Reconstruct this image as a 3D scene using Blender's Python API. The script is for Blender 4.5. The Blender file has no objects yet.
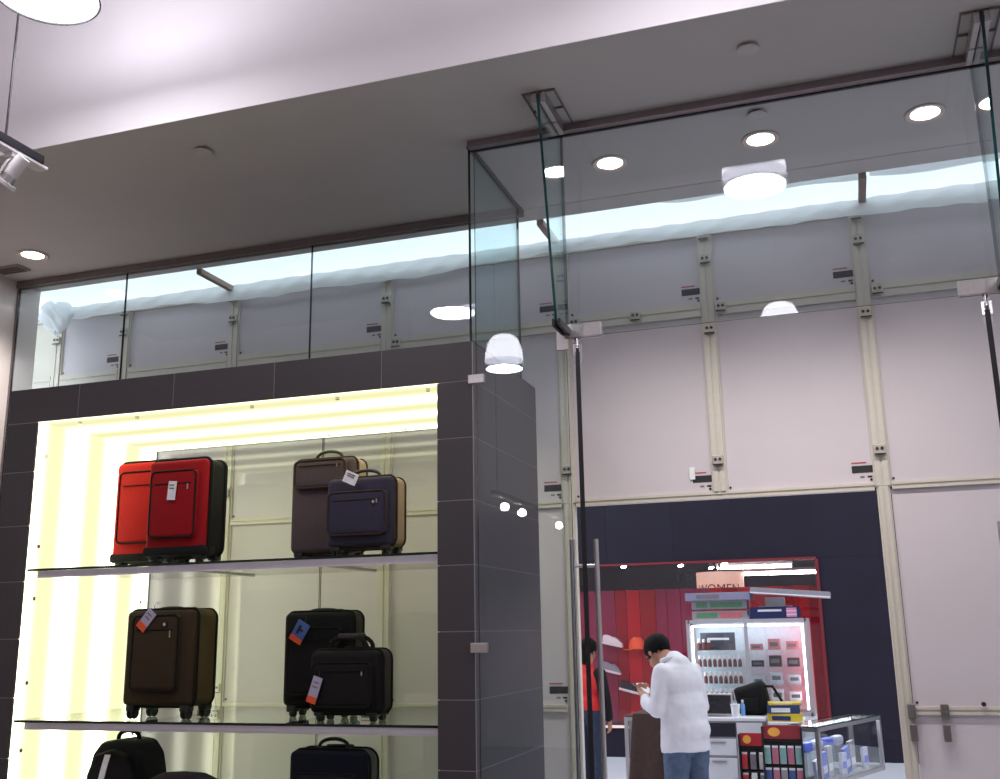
import bpy, bmesh, math, random
from mathutils import Vector, Matrix
random.seed(7)
ORD = ('first', 'second', 'third', 'fourth', 'fifth', 'sixth', 'seventh', 'eighth', 'ninth')
ROW = ('top', 'second', 'third', 'fourth', 'fifth', 'lowest')
SC = bpy.context.scene
COL = SC.collection
R = math.radians
PI = math.pi

# ------------------------------------------------------------------ camera, world, exposure
H = 1.62
YAW, PITCH, ROLL, FPX = -.3204736, .2326276, -.0165846, 1026.25
_f = Vector((math.sin(YAW)*math.cos(PITCH), math.cos(YAW)*math.cos(PITCH), math.sin(PITCH)))
_r = Vector((math.cos(YAW), -math.sin(YAW), 0))
_u = _r.cross(_f)
_r2 = _r*math.cos(ROLL) + _u*math.sin(ROLL)
_u2 = _u*math.cos(ROLL) - _r*math.sin(ROLL)
cd = bpy.data.cameras.new('camera')
cd.sensor_width = 36; cd.lens = FPX/1000*36; cd.clip_start = .02; cd.clip_end = 200
cam = bpy.data.objects.new('camera', cd); COL.objects.link(cam)
cam.matrix_world = Matrix(((_r2.x, _u2.x, -_f.x, 0), (_r2.y, _u2.y, -_f.y, 0), (_r2.z, _u2.z, -_f.z, H), (0, 0, 0, 1)))
SC.camera = cam

world = bpy.data.worlds.new('mall_daylight'); SC.world = world; world.use_nodes = True
WBG = world.node_tree.nodes['Background']
WBG.inputs[0].default_value = (.86, .94, 1.0, 1); WBG.inputs[1].default_value = 1.15

SC.view_settings.view_transform = 'Standard'; SC.view_settings.look = 'None'
SC.view_settings.gamma = 1; SC.view_settings.use_curve_mapping = False
SC.view_settings.exposure = 1.0
SC.cycles.transparent_max_bounces = 32
SC.cycles.max_bounces = 10
SC.cycles.diffuse_bounces = 5
SC.cycles.caustics_reflective = False; SC.cycles.caustics_refractive = False

# ------------------------------------------------------------------ materials
def lin(c):
    return tuple(((v/255)/12.92 if v/255 <= .04045 else ((v/255+.055)/1.055)**2.4) for v in c)
MATS = {}
def mat(name, rgb, rough=.6, metal=0., var=.06, scale=30., bump=0., spec=.5, emit=0., ecol=None, coat=0.):
    if name in MATS: return MATS[name]
    m = bpy.data.materials.new(name); m.use_nodes = True
    nt = m.node_tree; b = nt.nodes['Principled BSDF']
    c = lin(rgb)
    b.inputs['Roughness'].default_value = rough; b.inputs['Metallic'].default_value = metal
    b.inputs['Specular IOR Level'].default_value = spec; b.inputs['Coat Weight'].default_value = coat
    if var > 0 or bump > 0:
        tc = nt.nodes.new('ShaderNodeTexCoord')
        n = nt.nodes.new('ShaderNodeTexNoise'); n.inputs['Scale'].default_value = scale; n.inputs['Detail'].default_value = 4
        nt.links.new(tc.outputs['Object'], n.inputs['Vector'])
        rp = nt.nodes.new('ShaderNodeValToRGB')
        rp.color_ramp.elements[0].position = .3; rp.color_ramp.elements[1].position = .7
        rp.color_ramp.elements[0].color = tuple(v*(1-var) for v in c)+(1,)
        rp.color_ramp.elements[1].color = tuple(min(1, v*(1+var)) for v in c)+(1,)
        nt.links.new(n.outputs['Fac'], rp.inputs['Fac']); nt.links.new(rp.outputs['Color'], b.inputs['Base Color'])
        if bump > 0:
            bp = nt.nodes.new('ShaderNodeBump'); bp.inputs['Strength'].default_value = bump; bp.inputs['Distance'].default_value = .004
            nt.links.new(n.outputs['Fac'], bp.inputs['Height']); nt.links.new(bp.outputs['Normal'], b.inputs['Normal'])
    else:
        b.inputs['Base Color'].default_value = c+(1,)
    if emit > 0:
        b.inputs['Emission Color'].default_value = (lin(ecol) if ecol else c)+(1,)
        b.inputs['Emission Strength'].default_value = emit
    MATS[name] = m
    return m

def glass_mat(name, tint, f0=.04, alpha_diff=0.):
    """thin architectural glass: tinted clear transmission plus Schlick reflection"""
    m = bpy.data.materials.new(name); m.use_nodes = True
    nt = m.node_tree; nt.nodes.remove(nt.nodes['Principled BSDF'])
    out = nt.nodes['Material Output']
    lw = nt.nodes.new('ShaderNodeLayerWeight'); lw.inputs['Blend'].default_value = .5
    pw = nt.nodes.new('ShaderNodeMath'); pw.operation = 'POWER'; pw.inputs[1].default_value = 5
    mu = nt.nodes.new('ShaderNodeMath'); mu.operation = 'MULTIPLY_ADD'; mu.inputs[1].default_value = 1-f0; mu.inputs[2].default_value = f0
    tr = nt.nodes.new('ShaderNodeBsdfTransparent'); tr.inputs[0].default_value = tint+(1,)
    gl = nt.nodes.new('ShaderNodeBsdfGlossy'); gl.inputs['Roughness'].default_value = .0; gl.inputs[0].default_value = (1, 1, 1, 1)
    mx = nt.nodes.new('ShaderNodeMixShader')
    nt.links.new(lw.outputs['Facing'], pw.inputs[0]); nt.links.new(pw.outputs[0], mu.inputs[0])
    nt.links.new(mu.outputs[0], mx.inputs[0]); nt.links.new(tr.outputs[0], mx.inputs[1]); nt.links.new(gl.outputs[0], mx.inputs[2])
    nt.links.new(mx.outputs[0], out.inputs[0])
    MATS[name] = m
    return m

def emis(name, rgb, s):
    m = bpy.data.materials.new(name); m.use_nodes = True
    nt = m.node_tree; nt.nodes.remove(nt.nodes['Principled BSDF'])
    e = nt.nodes.new('ShaderNodeEmission'); e.inputs[0].default_value = lin(rgb)+(1,); e.inputs[1].default_value = s
    nt.links.new(e.outputs[0], nt.nodes['Material Output'].inputs[0])
    MATS[name] = m
    return m

def backlit(name, axis, freq, phase, lo, hi, rgb_lo, rgb_hi):
    """a light box: fluorescent tubes glowing in bands through an opal diffuser"""
    m = bpy.data.materials.new(name); m.use_nodes = True
    nt = m.node_tree; nt.nodes.remove(nt.nodes['Principled BSDF'])
    tc = nt.nodes.new('ShaderNodeTexCoord'); sp = nt.nodes.new('ShaderNodeSeparateXYZ')
    nt.links.new(tc.outputs['Object'], sp.inputs[0])
    a = nt.nodes.new('ShaderNodeMath'); a.operation = 'MULTIPLY_ADD'; a.inputs[1].default_value = freq*2*PI; a.inputs[2].default_value = phase
    nt.links.new(sp.outputs[axis], a.inputs[0])
    c = nt.nodes.new('ShaderNodeMath'); c.operation = 'COSINE'; nt.links.new(a.outputs[0], c.inputs[0])
    k = nt.nodes.new('ShaderNodeMath'); k.operation = 'MULTIPLY_ADD'; k.inputs[1].default_value = .5; k.inputs[2].default_value = .5
    nt.links.new(c.outputs[0], k.inputs[0])
    q = nt.nodes.new('ShaderNodeMath'); q.operation = 'POWER'; q.inputs[1].default_value = 2.1; nt.links.new(k.outputs[0], q.inputs[0])
    s = nt.nodes.new('ShaderNodeMath'); s.operation = 'MULTIPLY_ADD'; s.inputs[1].default_value = hi-lo; s.inputs[2].default_value = lo
    nt.links.new(q.outputs[0], s.inputs[0])
    mc = nt.nodes.new('ShaderNodeMix'); mc.data_type = 'RGBA'
    mc.inputs[6].default_value = lin(rgb_lo)+(1,); mc.inputs[7].default_value = lin(rgb_hi)+(1,)
    nt.links.new(q.outputs[0], mc.inputs[0])
    e = nt.nodes.new('ShaderNodeEmission'); nt.links.new(mc.outputs[2], e.inputs[0]); nt.links.new(s.outputs[0], e.inputs[1])
    nt.links.new(e.outputs[0], nt.nodes['Material Output'].inputs[0])
    MATS[name] = m
    return m

G_STORE = glass_mat('storefront_glass', (.925, .965, .975), .045)
G_FIN = glass_mat('glass_fin', (.86, .94, .935), .05)
G_CLEAR = glass_mat('clear_glass', (.97, .985, .98), .04)
G_SHELF = glass_mat('shelf_glass', (.88, .95, .90), .05)
G_RED = glass_mat('far_glass', (.93, .90, .92), .03)
EDGE = mat('glass_edge_dark', (9, 20, 22), .12, var=.1, scale=8)
EDGE_G = mat('glass_edge_green', (10, 62, 62), .1, var=.8, scale=4)

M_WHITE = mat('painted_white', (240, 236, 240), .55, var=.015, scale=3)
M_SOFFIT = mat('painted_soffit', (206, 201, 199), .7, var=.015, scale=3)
M_LWALL = mat('glossy_white_wall', (232, 222, 218), .12, var=.01, scale=3)
M_FLOOR = mat('shop_floor', (126, 116, 112), .25, var=.05, scale=6)
M_MFLOOR = mat('mall_floor', (214, 214, 226), .25, var=.03, scale=2)
M_TILE = mat('dark_porcelain', (66, 61, 66), .42, var=.07, scale=90, bump=.05)
M_TILE2 = mat('dark_porcelain_b', (61, 57, 61), .40, var=.07, scale=90, bump=.05)
M_GROUT = mat('grout', (140, 135, 140), .9, var=.05)
M_STEEL = mat('brushed_steel', (196, 190, 190), .32, .9, var=.06, scale=60)
M_CHROME = mat('polished_steel', (214, 210, 214), .14, 1., var=.02)
M_CHAN = mat('aluminium_channel', (150, 138, 142), .38, .8, var=.05, scale=40)
M_CHAN_D = mat('dark_channel', (122, 112, 110), .55, .2, var=.05, scale=40)
M_ALU = mat('cream_aluminium', (204, 197, 186), .42, .1, var=.03, scale=40)
M_ALU_D = mat('frame_groove', (104, 101, 90), .7, var=.05)
M_PANEL = mat('white_laminate_panel', (203, 194, 200), .38, var=.012, scale=5)
M_BLACK = mat('black_plastic', (22, 20, 24), .45, var=.15, scale=60)
M_DARK = mat('dark_metal', (52, 50, 58), .4, .5, var=.08, scale=60)
M_STICK = mat('sticker_black', (28, 30, 36), .5, var=.05)
M_STICKR = mat('sticker_red', (170, 84, 92), .5, var=.05)
M_STICKG = mat('sticker_grey', (120, 112, 116), .5, var=.05)

# ------------------------------------------------------------------ mesh helpers
def NB(): return bmesh.new()
def box(bm, x0, x1, y0, y1, z0, z1):
    v = [bm.verts.new(p) for p in ((x0,y0,z0),(x1,y0,z0),(x1,y1,z0),(x0,y1,z0),(x0,y0,z1),(x1,y0,z1),(x1,y1,z1),(x0,y1,z1))]
    fs = [bm.faces.new([v[i] for i in q]) for q in ((0,3,2,1),(4,5,6,7),(0,1,5,4),(1,2,6,5),(2,3,7,6),(3,0,4,7))]
    return v, fs
def rbox(bm, x0, x1, y0, y1, z0, z1, r, seg=3):
    t = bmesh.new(); box(t, x0, x1, y0, y1, z0, z1)
    bmesh.ops.bevel(t, geom=t.edges[:], offset=r, segments=seg, profile=.5, affect='EDGES')
    merge(bm, t)
def merge(bm, t, M=None):
    me = bpy.data.meshes.new('t'); t.to_mesh(me); t.free()
    if M is not None: me.transform(M)
    bm.from_mesh(me); bpy.data.meshes.remove(me)
def cyl(bm, p0, p1, r0, r1=None, n=14, caps=True):
    r1 = r0 if r1 is None else r1
    p0, p1 = Vector(p0), Vector(p1); d = (p1-p0).normalized()
    a = d.orthogonal().normalized(); b = d.cross(a)
    A, B = [], []
    for i in range(n):
        t = 2*PI*i/n; o = a*math.cos(t)+b*math.sin(t)
        A.append(bm.verts.new(p0+o*r0)); B.append(bm.verts.new(p1+o*r1))
    for i in range(n):
        j = (i+1) % n; bm.faces.new((A[i], A[j], B[j], B[i]))
    if caps: bm.faces.new(A[::-1]); bm.faces.new(B)
def tube(bm, pts, r, n=8, closed=False):
    pts = [Vector(p) for p in pts]; N = len(pts); rings = []
    prev = None
    for i, p in enumerate(pts):
        if closed: d = (pts[(i+1) % N]-pts[i-1]).normalized()
        else: d = (pts[min(i+1, N-1)]-pts[max(i-1, 0)]).normalized()
        a = d.orthogonal().normalized() if prev is None else (prev-d*prev.dot(d)).normalized()
        prev = a; b = d.cross(a)
        rr = r[i] if isinstance(r, (list, tuple)) else r
        rings.append([bm.verts.new(p+(a*math.cos(2*PI*k/n)+b*math.sin(2*PI*k/n))*rr) for k in range(n)])
    for i in range(N if closed else N-1):
        A, B = rings[i], rings[(i+1) % N]
        for k in range(n):
            bm.faces.new((A[k], A[(k+1) % n], B[(k+1) % n], B[k]))
    if not closed: bm.faces.new(rings[0][::-1]); bm.faces.new(rings[-1])
def lathe(bm, prof, c=(0, 0, 0), n=32, caps=True):
    rings = []
    for r, z in prof:
        rings.append([bm.verts.new((c[0]+r*math.cos(2*PI*k/n), c[1]+r*math.sin(2*PI*k/n), c[2]+z)) for k in range(n)])
    for A, B in zip(rings, rings[1:]):
        for k in range(n): bm.faces.new((A[k], A[(k+1) % n], B[(k+1) % n], B[k]))
    if caps: bm.faces.new(rings[0][::-1]); bm.faces.new(rings[-1])
def ell(bm, c, r, rot=None, u=20, v=12):
    t = bmesh.new(); bmesh.ops.create_uvsphere(t, u_segments=u, v_segments=v, radius=1)
    M = Matrix.Translation(c) @ (rot.to_4x4() if rot is not None else Matrix.Identity(4)) @ Matrix.Diagonal((r[0], r[1], r[2], 1))
    merge(bm, t, M)
def extr(bm, poly, axis, a, b):
    """extrude a 2-D outline along an axis ('x' -> outline in y,z; 'z' -> outline in x,y)"""
    f = (lambda p, t: (t, p[0], p[1])) if axis == 'x' else ((lambda p, t: (p[0], p[1], t)) if axis == 'z' else (lambda p, t: (p[0], t, p[1])))
    A = [bm.verts.new(f(p, a)) for p in poly]; B = [bm.verts.new(f(p, b)) for p in poly]
    n = len(poly)
    for i in range(n): bm.faces.new((A[i], A[(i+1) % n], B[(i+1) % n], B[i]))
    bm.faces.new(A[::-1]); bm.faces.new(B)
def rrect(w, h, r, y, cx=0, cz=0, n=5):
    """rounded rectangle outline in the x,z plane"""
    P = []
    for sx, sz, a0 in ((1, 1, 0), (-1, 1, 90), (-1, -1, 180), (1, -1, 270)):
        for k in range(n+1):
            a = R(a0+90*k/n); P.append((cx+sx*(w/2-r)+r*math.cos(a), y, cz+sz*(h/2-r)+r*math.sin(a)))
    return P

def wloc(o):
    v = Vector((0, 0, 0))
    while o is not None: v += o.location; o = o.parent
    return v
def part(name, bm, m, parent=None, world=False, smooth=False, bevel=0, label=None):
    """one mesh object; world=True: mesh was written in world coordinates"""
    bmesh.ops.recalc_face_normals(bm, faces=bm.faces[:])
    me = bpy.data.meshes.new(name)
    if world and parent is not None: bmesh.ops.translate(bm, verts=bm.verts[:], vec=-wloc(parent))
    bm.to_mesh(me); bm.free()
    for mm in (m if isinstance(m, (list, tuple)) else [m]): me.materials.append(mm)
    if smooth:
        for p in me.polygons: p.use_smooth = True
        try: me.set_sharp_from_angle(angle=R(38))
        except Exception: pass
    o = bpy.data.objects.new(name, me); COL.objects.link(o); o.parent = parent
    if bevel:
        bv = o.modifiers.new('bevel', 'BEVEL'); bv.width = bevel; bv.segments = 2; bv.limit_method = 'ANGLE'
    if label: o['label'] = label
    return o
def inst(src, name, parent, loc, rotz=0):
    o = bpy.data.objects.new(name, src.data if hasattr(src, 'data') else src); COL.objects.link(o)
    o.parent = parent; o.location = loc; o.rotation_euler.z = rotz
    return o
def thing(name, label, cat, loc=(0, 0, 0), rotz=0, group=None):
    o = bpy.data.objects.new(name, None); o.empty_display_size = .1; COL.objects.link(o)
    o.location = loc; o.rotation_euler.z = rotz; o['label'] = label; o['category'] = cat
    if group: o['group'] = group
    return o
def tag(o, label, cat, group=None):
    o['label'] = label; o['category'] = cat
    if group: o['group'] = group
    return o
def struct(name, bm, m, label=None, cat=None, **k):
    o = part(name, bm, m, **k); o['kind'] = 'structure'
    if label: o['label'] = label
    return o
def sthing(name, label, loc=(0, 0, 0)):
    o = bpy.data.objects.new(name, None); COL.objects.link(o); o.location = loc
    o['kind'] = 'structure'; o['label'] = label
    return o
def gpane(bm, x0, x1, y0, y1, z0, z1):
    """a glass pane: big faces slot 0, edge faces slot 1"""
    v, fs = box(bm, x0, x1, y0, y1, z0, z1)
    d = (x1-x0, y1-y0, z1-z0); t = d.index(min(d))
    keep = {0: (3, 5), 1: (2, 4), 2: (0, 1)}[t]
    for i, f in enumerate(fs): f.material_index = 0 if i in keep else 1
def bx(name, x0, x1, y0, y1, z0, z1, m, parent=None, bevel=0, world=True, label=None):
    b = NB(); box(b, x0, x1, y0, y1, z0, z1); return part(name, b, m, parent, world=world, bevel=bevel, label=label)
def light(name, kind, loc, power, parent, size=.3, col=(1, 1, 1), spot=None, rot=(0, 0, 0), blend=.6):
    d = bpy.data.lights.new(name, kind); d.energy = power; d.color = col
    if kind == 'AREA': d.shape = 'DISK'; d.size = size
    else: d.shadow_soft_size = size
    if kind == 'SPOT': d.spot_size = R(spot); d.spot_blend = blend
    o = bpy.data.objects.new(name, d); COL.objects.link(o); o.parent = parent; o.location = loc; o.rotation_euler = rot
    return o

# ------------------------------------------------------------------ key planes (metres)
YC = 4.50      # face of the display cabinet and the glass entrance
YW = 5.35      # shop window above the cabinet
YH = 6.00      # temporary hoarding outside
ZS = 4.03      # underside of the soffit
YB = 3.77      # face of the bulkhead
YE = 5.55      # outer edge of the soffit
XL = -5.27     # shop's left wall
YF = 14.0      # facade across the mall

# ------------------------------------------------------------------ shop shell
def sb(name, *a, m=M_WHITE, label=None):
    b = NB(); box(b, *a); return struct(name, b, m, label)
sb('floor', XL-.2, 4.2, -6, YC, -.2, 0, m=M_FLOOR, label='greyish polished floor of the luggage shop')
sb('ceiling', XL-.2, 4.2, -6, YB, 5.6, 5.8, label='high white ceiling over the shop')
sb('wall_left', XL-.2, XL, -6, YE, 0, 5.6, m=M_LWALL, label='glossy white wall at the left end of the shop')
sb('wall_right', 4.0, 4.2, -6, YE, 0, 5.6, label='white wall at the right end of the shop')
sb('wall_back', XL-.2, 4.2, -6.2, -6, 0, 5.6, label='white back wall of the shop')
sb('trim_1', XL, 4.0, YB, YB+.006, ZS, 5.6, label='white vertical face of the ceiling bulkhead')
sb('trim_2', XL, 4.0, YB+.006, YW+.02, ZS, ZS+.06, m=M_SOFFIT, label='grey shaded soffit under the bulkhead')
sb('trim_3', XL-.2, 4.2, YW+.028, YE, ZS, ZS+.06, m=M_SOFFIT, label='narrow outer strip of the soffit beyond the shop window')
sb('trim_4', XL-.2, 4.2, YE-.05, YE, ZS+.06, 5.8, label='white fascia above the shop front outside')
# vent and sprinkler covers in the soffit
vent = thing('air_vent', 'small rectangular air vent in the soffit by the left wall', 'vent', (-5.11, 5.1, ZS))
b = NB(); box(b, -.11, .11, -.06, .06, -.012, 0); part('frame', b, mat('vent_grey', (170, 152, 142), .6), vent)
for i in range(4):
    bx('slat', -.095, .095, -.045+.025*i, -.033+.025*i, -.018, -.012, M_CHAN_D, vent, world=False)
for (x, y, l) in ((-2.92, 4.07, 'round white sprinkler cover on the soffit above the display cabinet'),
                  (-.21, 4.06, 'round sprinkler cover on the soffit in front of the glass transom, near top edge'),
                  (-.224, 4.66, 'round sprinkler cover seen through the transom beside a ceiling downlight')):
    t = thing('sprinkler_cover', l, 'sprinkler', (x, y, ZS), group='sprinkler covers in the soffit')
    b = NB(); lathe(b, [(.030, 0), (.030, -.008), (.022, -.009), (.022, -.010)], n=24); part('cup', b, M_CHAN, t, smooth=True)
    b = NB(); lathe(b, [(.046, -.012), (.046, -.017), (.03, -.019)], n=28); part('cover_plate', b, mat('cover_white', (206, 200, 198), .5), t, smooth=True)

# recessed downlights
E_DOWN = emis('downlight_lamp', (255, 244, 238), 14)
def downlight(x, y, label):
    t = thing('downlight', label, 'ceiling light', (x, y, ZS), group='recessed downlights in the soffit')
    b = NB(); lathe(b, [(.066, -.001), (.094, -.001), (.096, -.006), (.09, -.010), (.068, -.006), (.066, -.001)], n=36, caps=False)
    part('trim_ring', b, mat('downlight_ring', (215, 196, 190), .35), t, smooth=True)
    b = NB(); lathe(b, [(.0655, -.0035), (.001, -.0035)], n=32, caps=False); part('lens', b, E_DOWN, t)
    light('beam', 'SPOT', (0, 0, -.03), 44, t, .06, (1, .93, .88), 120, blend=.8)
for x, l in ((-4.787, 'round recessed downlight at the far left, next to the white wall'),
             (-1.007, 'round recessed downlight beside the left glass fin, seen through the transom'),
             (-.231, 'round recessed downlight in the middle, just above the mirrored pendant lamp'),
             (.544, 'round recessed downlight nearest the right glass fin')):
    downlight(x, 4.945, l)

# ------------------------------------------------------------------ pendant lamps
E_DIFF = emis('pendant_diffuser', (255, 252, 255), 22)
E_DOME = emis('pendant_dome', (250, 246, 255), 5.2)
M_SKIRT = glass_mat('pendant_skirt', (.70, .70, .76), .12)
def pendant(x, y, label, zb=4.20):
    t = thing('pendant_lamp', label, 'pendant lamp', (x, y, zb), group='bell-shaped pendant lamps of the shop')
    b = NB(); lathe(b, [(.196, .085), (.188, .17), (.170, .25), (.135, .32), (.10, .345), (.001, .35)], n=40, caps=False)
    part('shade', b, E_DOME, t, smooth=True)
    b = NB(); lathe(b, [(.210, .0), (.204, .05), (.197, .084)], n=40, caps=False); part('clear_skirt', b, M_SKIRT, t, smooth=True)
    b = NB(); tube(b, [(.210*math.cos(2*PI*k/40), .210*math.sin(2*PI*k/40), 0) for k in range(40)], .004, 6, True); part('rim', b, M_DARK, t, smooth=True)
    b = NB(); lathe(b, [(.186, .003), (.001, .003)], n=40, caps=False); part('diffuser', b, E_DIFF, t)
    b = NB(); lathe(b, [(.045, .35), (.045, .40), (.02, .43), (.006, .44)], n=20); part('socket', b, M_STEEL, t, smooth=True)
    b = NB(); cyl(b, (0, 0, .44), (0, 0, 5.6-zb-.03), .004, n=8); part('cable', b, M_STEEL, t)
    b = NB(); lathe(b, [(.06, 5.6-zb), (.06, 5.6-zb-.02), (.02, 5.6-zb-.035)], n=20); part('ceiling_rose', b, M_WHITE, t, smooth=True)
for x, y, zb, l in ((-2.96, 3.0, 4.235, 'glowing white pendant lamp cut off by the top left corner'),
                (-.34, 2.91, 4.27, 'bell-shaped pendant lamp mirrored large in the transom glass'),
                (-3.12, -.55, 4.21, 'pendant lamp mirrored small on the glass beside the cabinet top'),
                (-.41, -.75, 4.29, 'pendant lamp whose mirror image is cut by the lower transom edge'),
                (2.2, 2.91, 4.27, 'pendant lamp hanging over the right side of the shop'),
                (2.2, -.65, 4.27, 'pendant lamp hanging over the right rear of the shop')):
    pendant(x, y, l, zb)

# ------------------------------------------------------------------ suspended light track with spots
def track(name, label, x, y0, y1, z, spots, rods):
    t = thing(name, label, 'track light', (x, y1, z))
    bx('track_housing', -.035, .035, y0-y1, 0, -.028, .012, M_DARK, t, bevel=.004, world=False)
    bx('white_rail', -.03, .03, y0-y1, .03, -.042, -.028, mat('track_white', (222, 218, 220), .4), t, bevel=.002, world=False)
    for ry in rods:
        b = NB(); cyl(b, (0, ry, .012), (0, ry, 5.6-z), .005, n=8); part('suspension_rod', b, M_BLACK, t)
    for (sy, az, el, on) in spots:
        b = NB(); box(b, -.022, .022, sy-.035, sy+.035, -.062, -.042); ad = part('adapter', b, MATS['track_white'], t, bevel=.003)
        d = Vector((math.sin(az)*math.cos(el), math.cos(az)*math.cos(el), math.sin(el)))
        c = Vector((0, sy, -.115))
        b = NB()
        cyl(b, c-d*.075, c+d*.005, .030, .032, 18); cyl(b, c+d*.005, c+d*.02, .034, .034, 18)
        part('spot_barrel', b, MATS['track_white'], t, smooth=True)
        b = NB(); cyl(b, c+d*.02, c+d*.05, .036, .042, 18); part('spot_collar', b, M_STEEL, t, smooth=True)
        b = NB(); cyl(b, c+d*.05, c+d*.066, .058, .060, 22); hd = part('spot_rim', b, MATS['track_white'], t, smooth=True)
        b = NB(); cyl(b, c+d*.0662, c+d*.068, .042, .042, 20); part('lens', b, on, hd)
        sd = d.cross(Vector((0, 0, 1))).normalized()
        b = NB()
        for s in (-1, 1): tube(b, [Vector((0, sy, -.06))+sd*.012*s, c+sd*.04*s+Vector((0, 0, .03)), c+sd*.047*s+d*.05], .006, 6)
        part('yoke', b, MATS['track_white'], t, smooth=True)
    return t
E_SPOT = emis('spot_lamp', (255, 250, 245), 60)
E_SPOT_OFF = mat('spot_lens', (92, 84, 74), .2, var=.2)
track('light_track', 'suspended dark track with white spotlights at the left picture edge', -3.28, .3, 3.37, 3.715,
      [(-.14, R(262), R(-48), E_SPOT_OFF), (-.42, R(250), R(-50), E_SPOT_OFF), (-1.3, R(200), R(-45), E_SPOT)], (-.195, -2.6))
track('light_track', 'suspended track at the rear of the shop whose spots glint in the glass', -3.30, -4.4, -.7, 3.0,
      [(-.34, R(18), R(-10), E_SPOT), (-.93, R(18), R(-10), E_SPOT), (-2.43, R(18), R(-10), E_SPOT)], (-.1, -3.0))

# ------------------------------------------------------------------ shop front glazing
def pane(name, parent, *a, m=(G_STORE, EDGE)):
    b = NB(); gpane(b, *a); return part(name, b, list(m), parent, world=True)
w1 = sthing('window_1', 'clear shop window above the tiled display cabinet', (-3.4, YW, 3.0))
xs = (XL+.01, -4.372, -2.993, -1.655)
for i in range(3):
    pane('pane', w1, xs[i]+.003, xs[i+1]-.003, YW-.006, YW+.006, 3.003 if i else .02, ZS-.012)
bx('head_channel', XL+.005, -1.62, YW-.03, YW-.007, ZS-.045, ZS-.001, M_CHAN_D, w1)
bx('head_channel', XL+.005, -1.62, YW+.007, YW+.027, ZS-.045, ZS-.001, M_CHAN_D, w1)
bx('joint_line', XL, XL+.012, YW-.012, YW+.012, .02, ZS-.045, M_CHAN_D, w1)
bx('shadow_gap', -1.62, 4.0, YW+.0205, YW+.0275, ZS+.03, ZS+.06, M_BLACK, w1)

w2 = sthing('window_2', 'glass return pane standing on the right end of the cabinet', (-1.64, 4.9, 3.0))
pane('pane', w2, -1.646, -1.634, YC+.004, YW-.035, 3.004, ZS-.012, m=(G_FIN, EDGE))
bx('head_channel', -1.655, -1.6465, YC+.004, YW-.035, ZS-.012, ZS-.001, M_CHAN_D, w2)
bx('head_channel', -1.6335, -1.625, YC+.004, YW-.035, ZS-.012, ZS-.001, M_CHAN_D, w2)

XF1, XF2 = -1.155, .703
w3 = sthing('window_3', 'glass entrance screen with sidelight, transom and support fins', (-.2, YC, 0))
pane('sidelight', w3, -1.612, XF1-.006, YC-.006, YC+.006, .02, ZS-.012)
pane('transom', w3, XF1+.006, XF2-.006, YC-.006, YC+.006, 2.962, ZS-.012)
pane('sidelight', w3, XF2+.006, 1.6, YC-.006, YC+.006, .02, ZS-.012)
pane('sidelight', w3, 1.61, 3.98, YC-.006, YC+.006, .02, ZS-.012)
bx('head_channel', -1.63, 3.99, YC-.05, YC-.008, ZS-.035, ZS-.001, M_CHAN, w3)
bx('head_channel', -1.60, 3.99, YC+.008, YC+.02, ZS-.035, ZS-.001, M_CHAN, w3)
bx('head_gasket', -1.63, 3.99, YC-.0075, YC+.0075, ZS-.04, ZS-.012, M_BLACK, w3)
for xf in (XF1, XF2):
    b = NB(); gpane(b, xf-.006, xf+.006, 4.09, YC-.008, 2.99, ZS-.02)
    for v in b.verts:
        if v.co.z < 3.5 and v.co.y < 4.2: v.co.y = 4.30      # the fin tapers towards its foot
    fin = part('glass_fin', b, [G_FIN, EDGE_G], w3, world=True)
    # dark front edge strip of the fin
    bx('bracket_plate', xf-.075, xf+.075, 4.10, 4.108, ZS-.010, ZS-.002, M_CHAN_D, fin)
    bx('bracket_plate', xf-.075, xf+.075, 4.27, 4.278, ZS-.010, ZS-.002, M_CHAN_D, fin)
    for s in (-1, 1):
        bx('bracket_clamp', xf+s*.02-.012, xf+s*.02+.012, 4.10, 4.30, ZS-.06, ZS-.002, M_STEEL, fin, bevel=.002)
        bx('bracket_clamp', xf+s*.02-.012, xf+s*.02+.012, 4.31, YC-.06, ZS-.06, ZS-.002, M_STEEL, fin, bevel=.002)
        bx('bracket_side', xf+s*.075-.004, xf+s*.075+.004, 4.10, YC-.06, ZS-.006, ZS-.002, M_CHAN_D, fin)
    # patch fitting where fin, transom and door meet
    sx = 1 if xf < 0 else -1
    xa, xb = sorted((xf-.012*sx, xf+.165*sx))
    pf = bx('patch_fitting', xa, xb, YC-.022, YC-.007, 2.955, 3.02, M_STEEL, w3, bevel=.002)
    bx('patch_fitting', xa, xb, YC+.007, YC+.022, 2.955, 3.02, M_STEEL, w3, bevel=.002)
    xa, xb = sorted((xf-.05*sx, xf+.008*sx))
    bx('patch_plate', xa, xb, YC-.02, YC-.0075, 2.90, 3.0, M_STEEL, w3, bevel=.002)
    bx('fin_clamp', xf-.02, xf-.007, 4.30, YC-.03, 2.965, 3.0, M_DARK, w3, bevel=.002)
    bx('fin_clamp', xf+.007, xf+.02, 4.30, YC-.03, 2.965, 3.0, M_DARK, w3, bevel=.002)
# clips that hold the sidelight to the cabinet corner
for z in (2.80, 1.555, .35):
    bx('glass_clip', -1.645, -1.565, YC-.03, YC-.0065, z-.022, z+.022, M_STEEL, w3, bevel=.003)
    b = NB(); cyl(b, (-1.595, YC-.031, z), (-1.595, YC-.035, z), .007); part('clip_screw', b, M_CHROME, w3)

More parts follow.
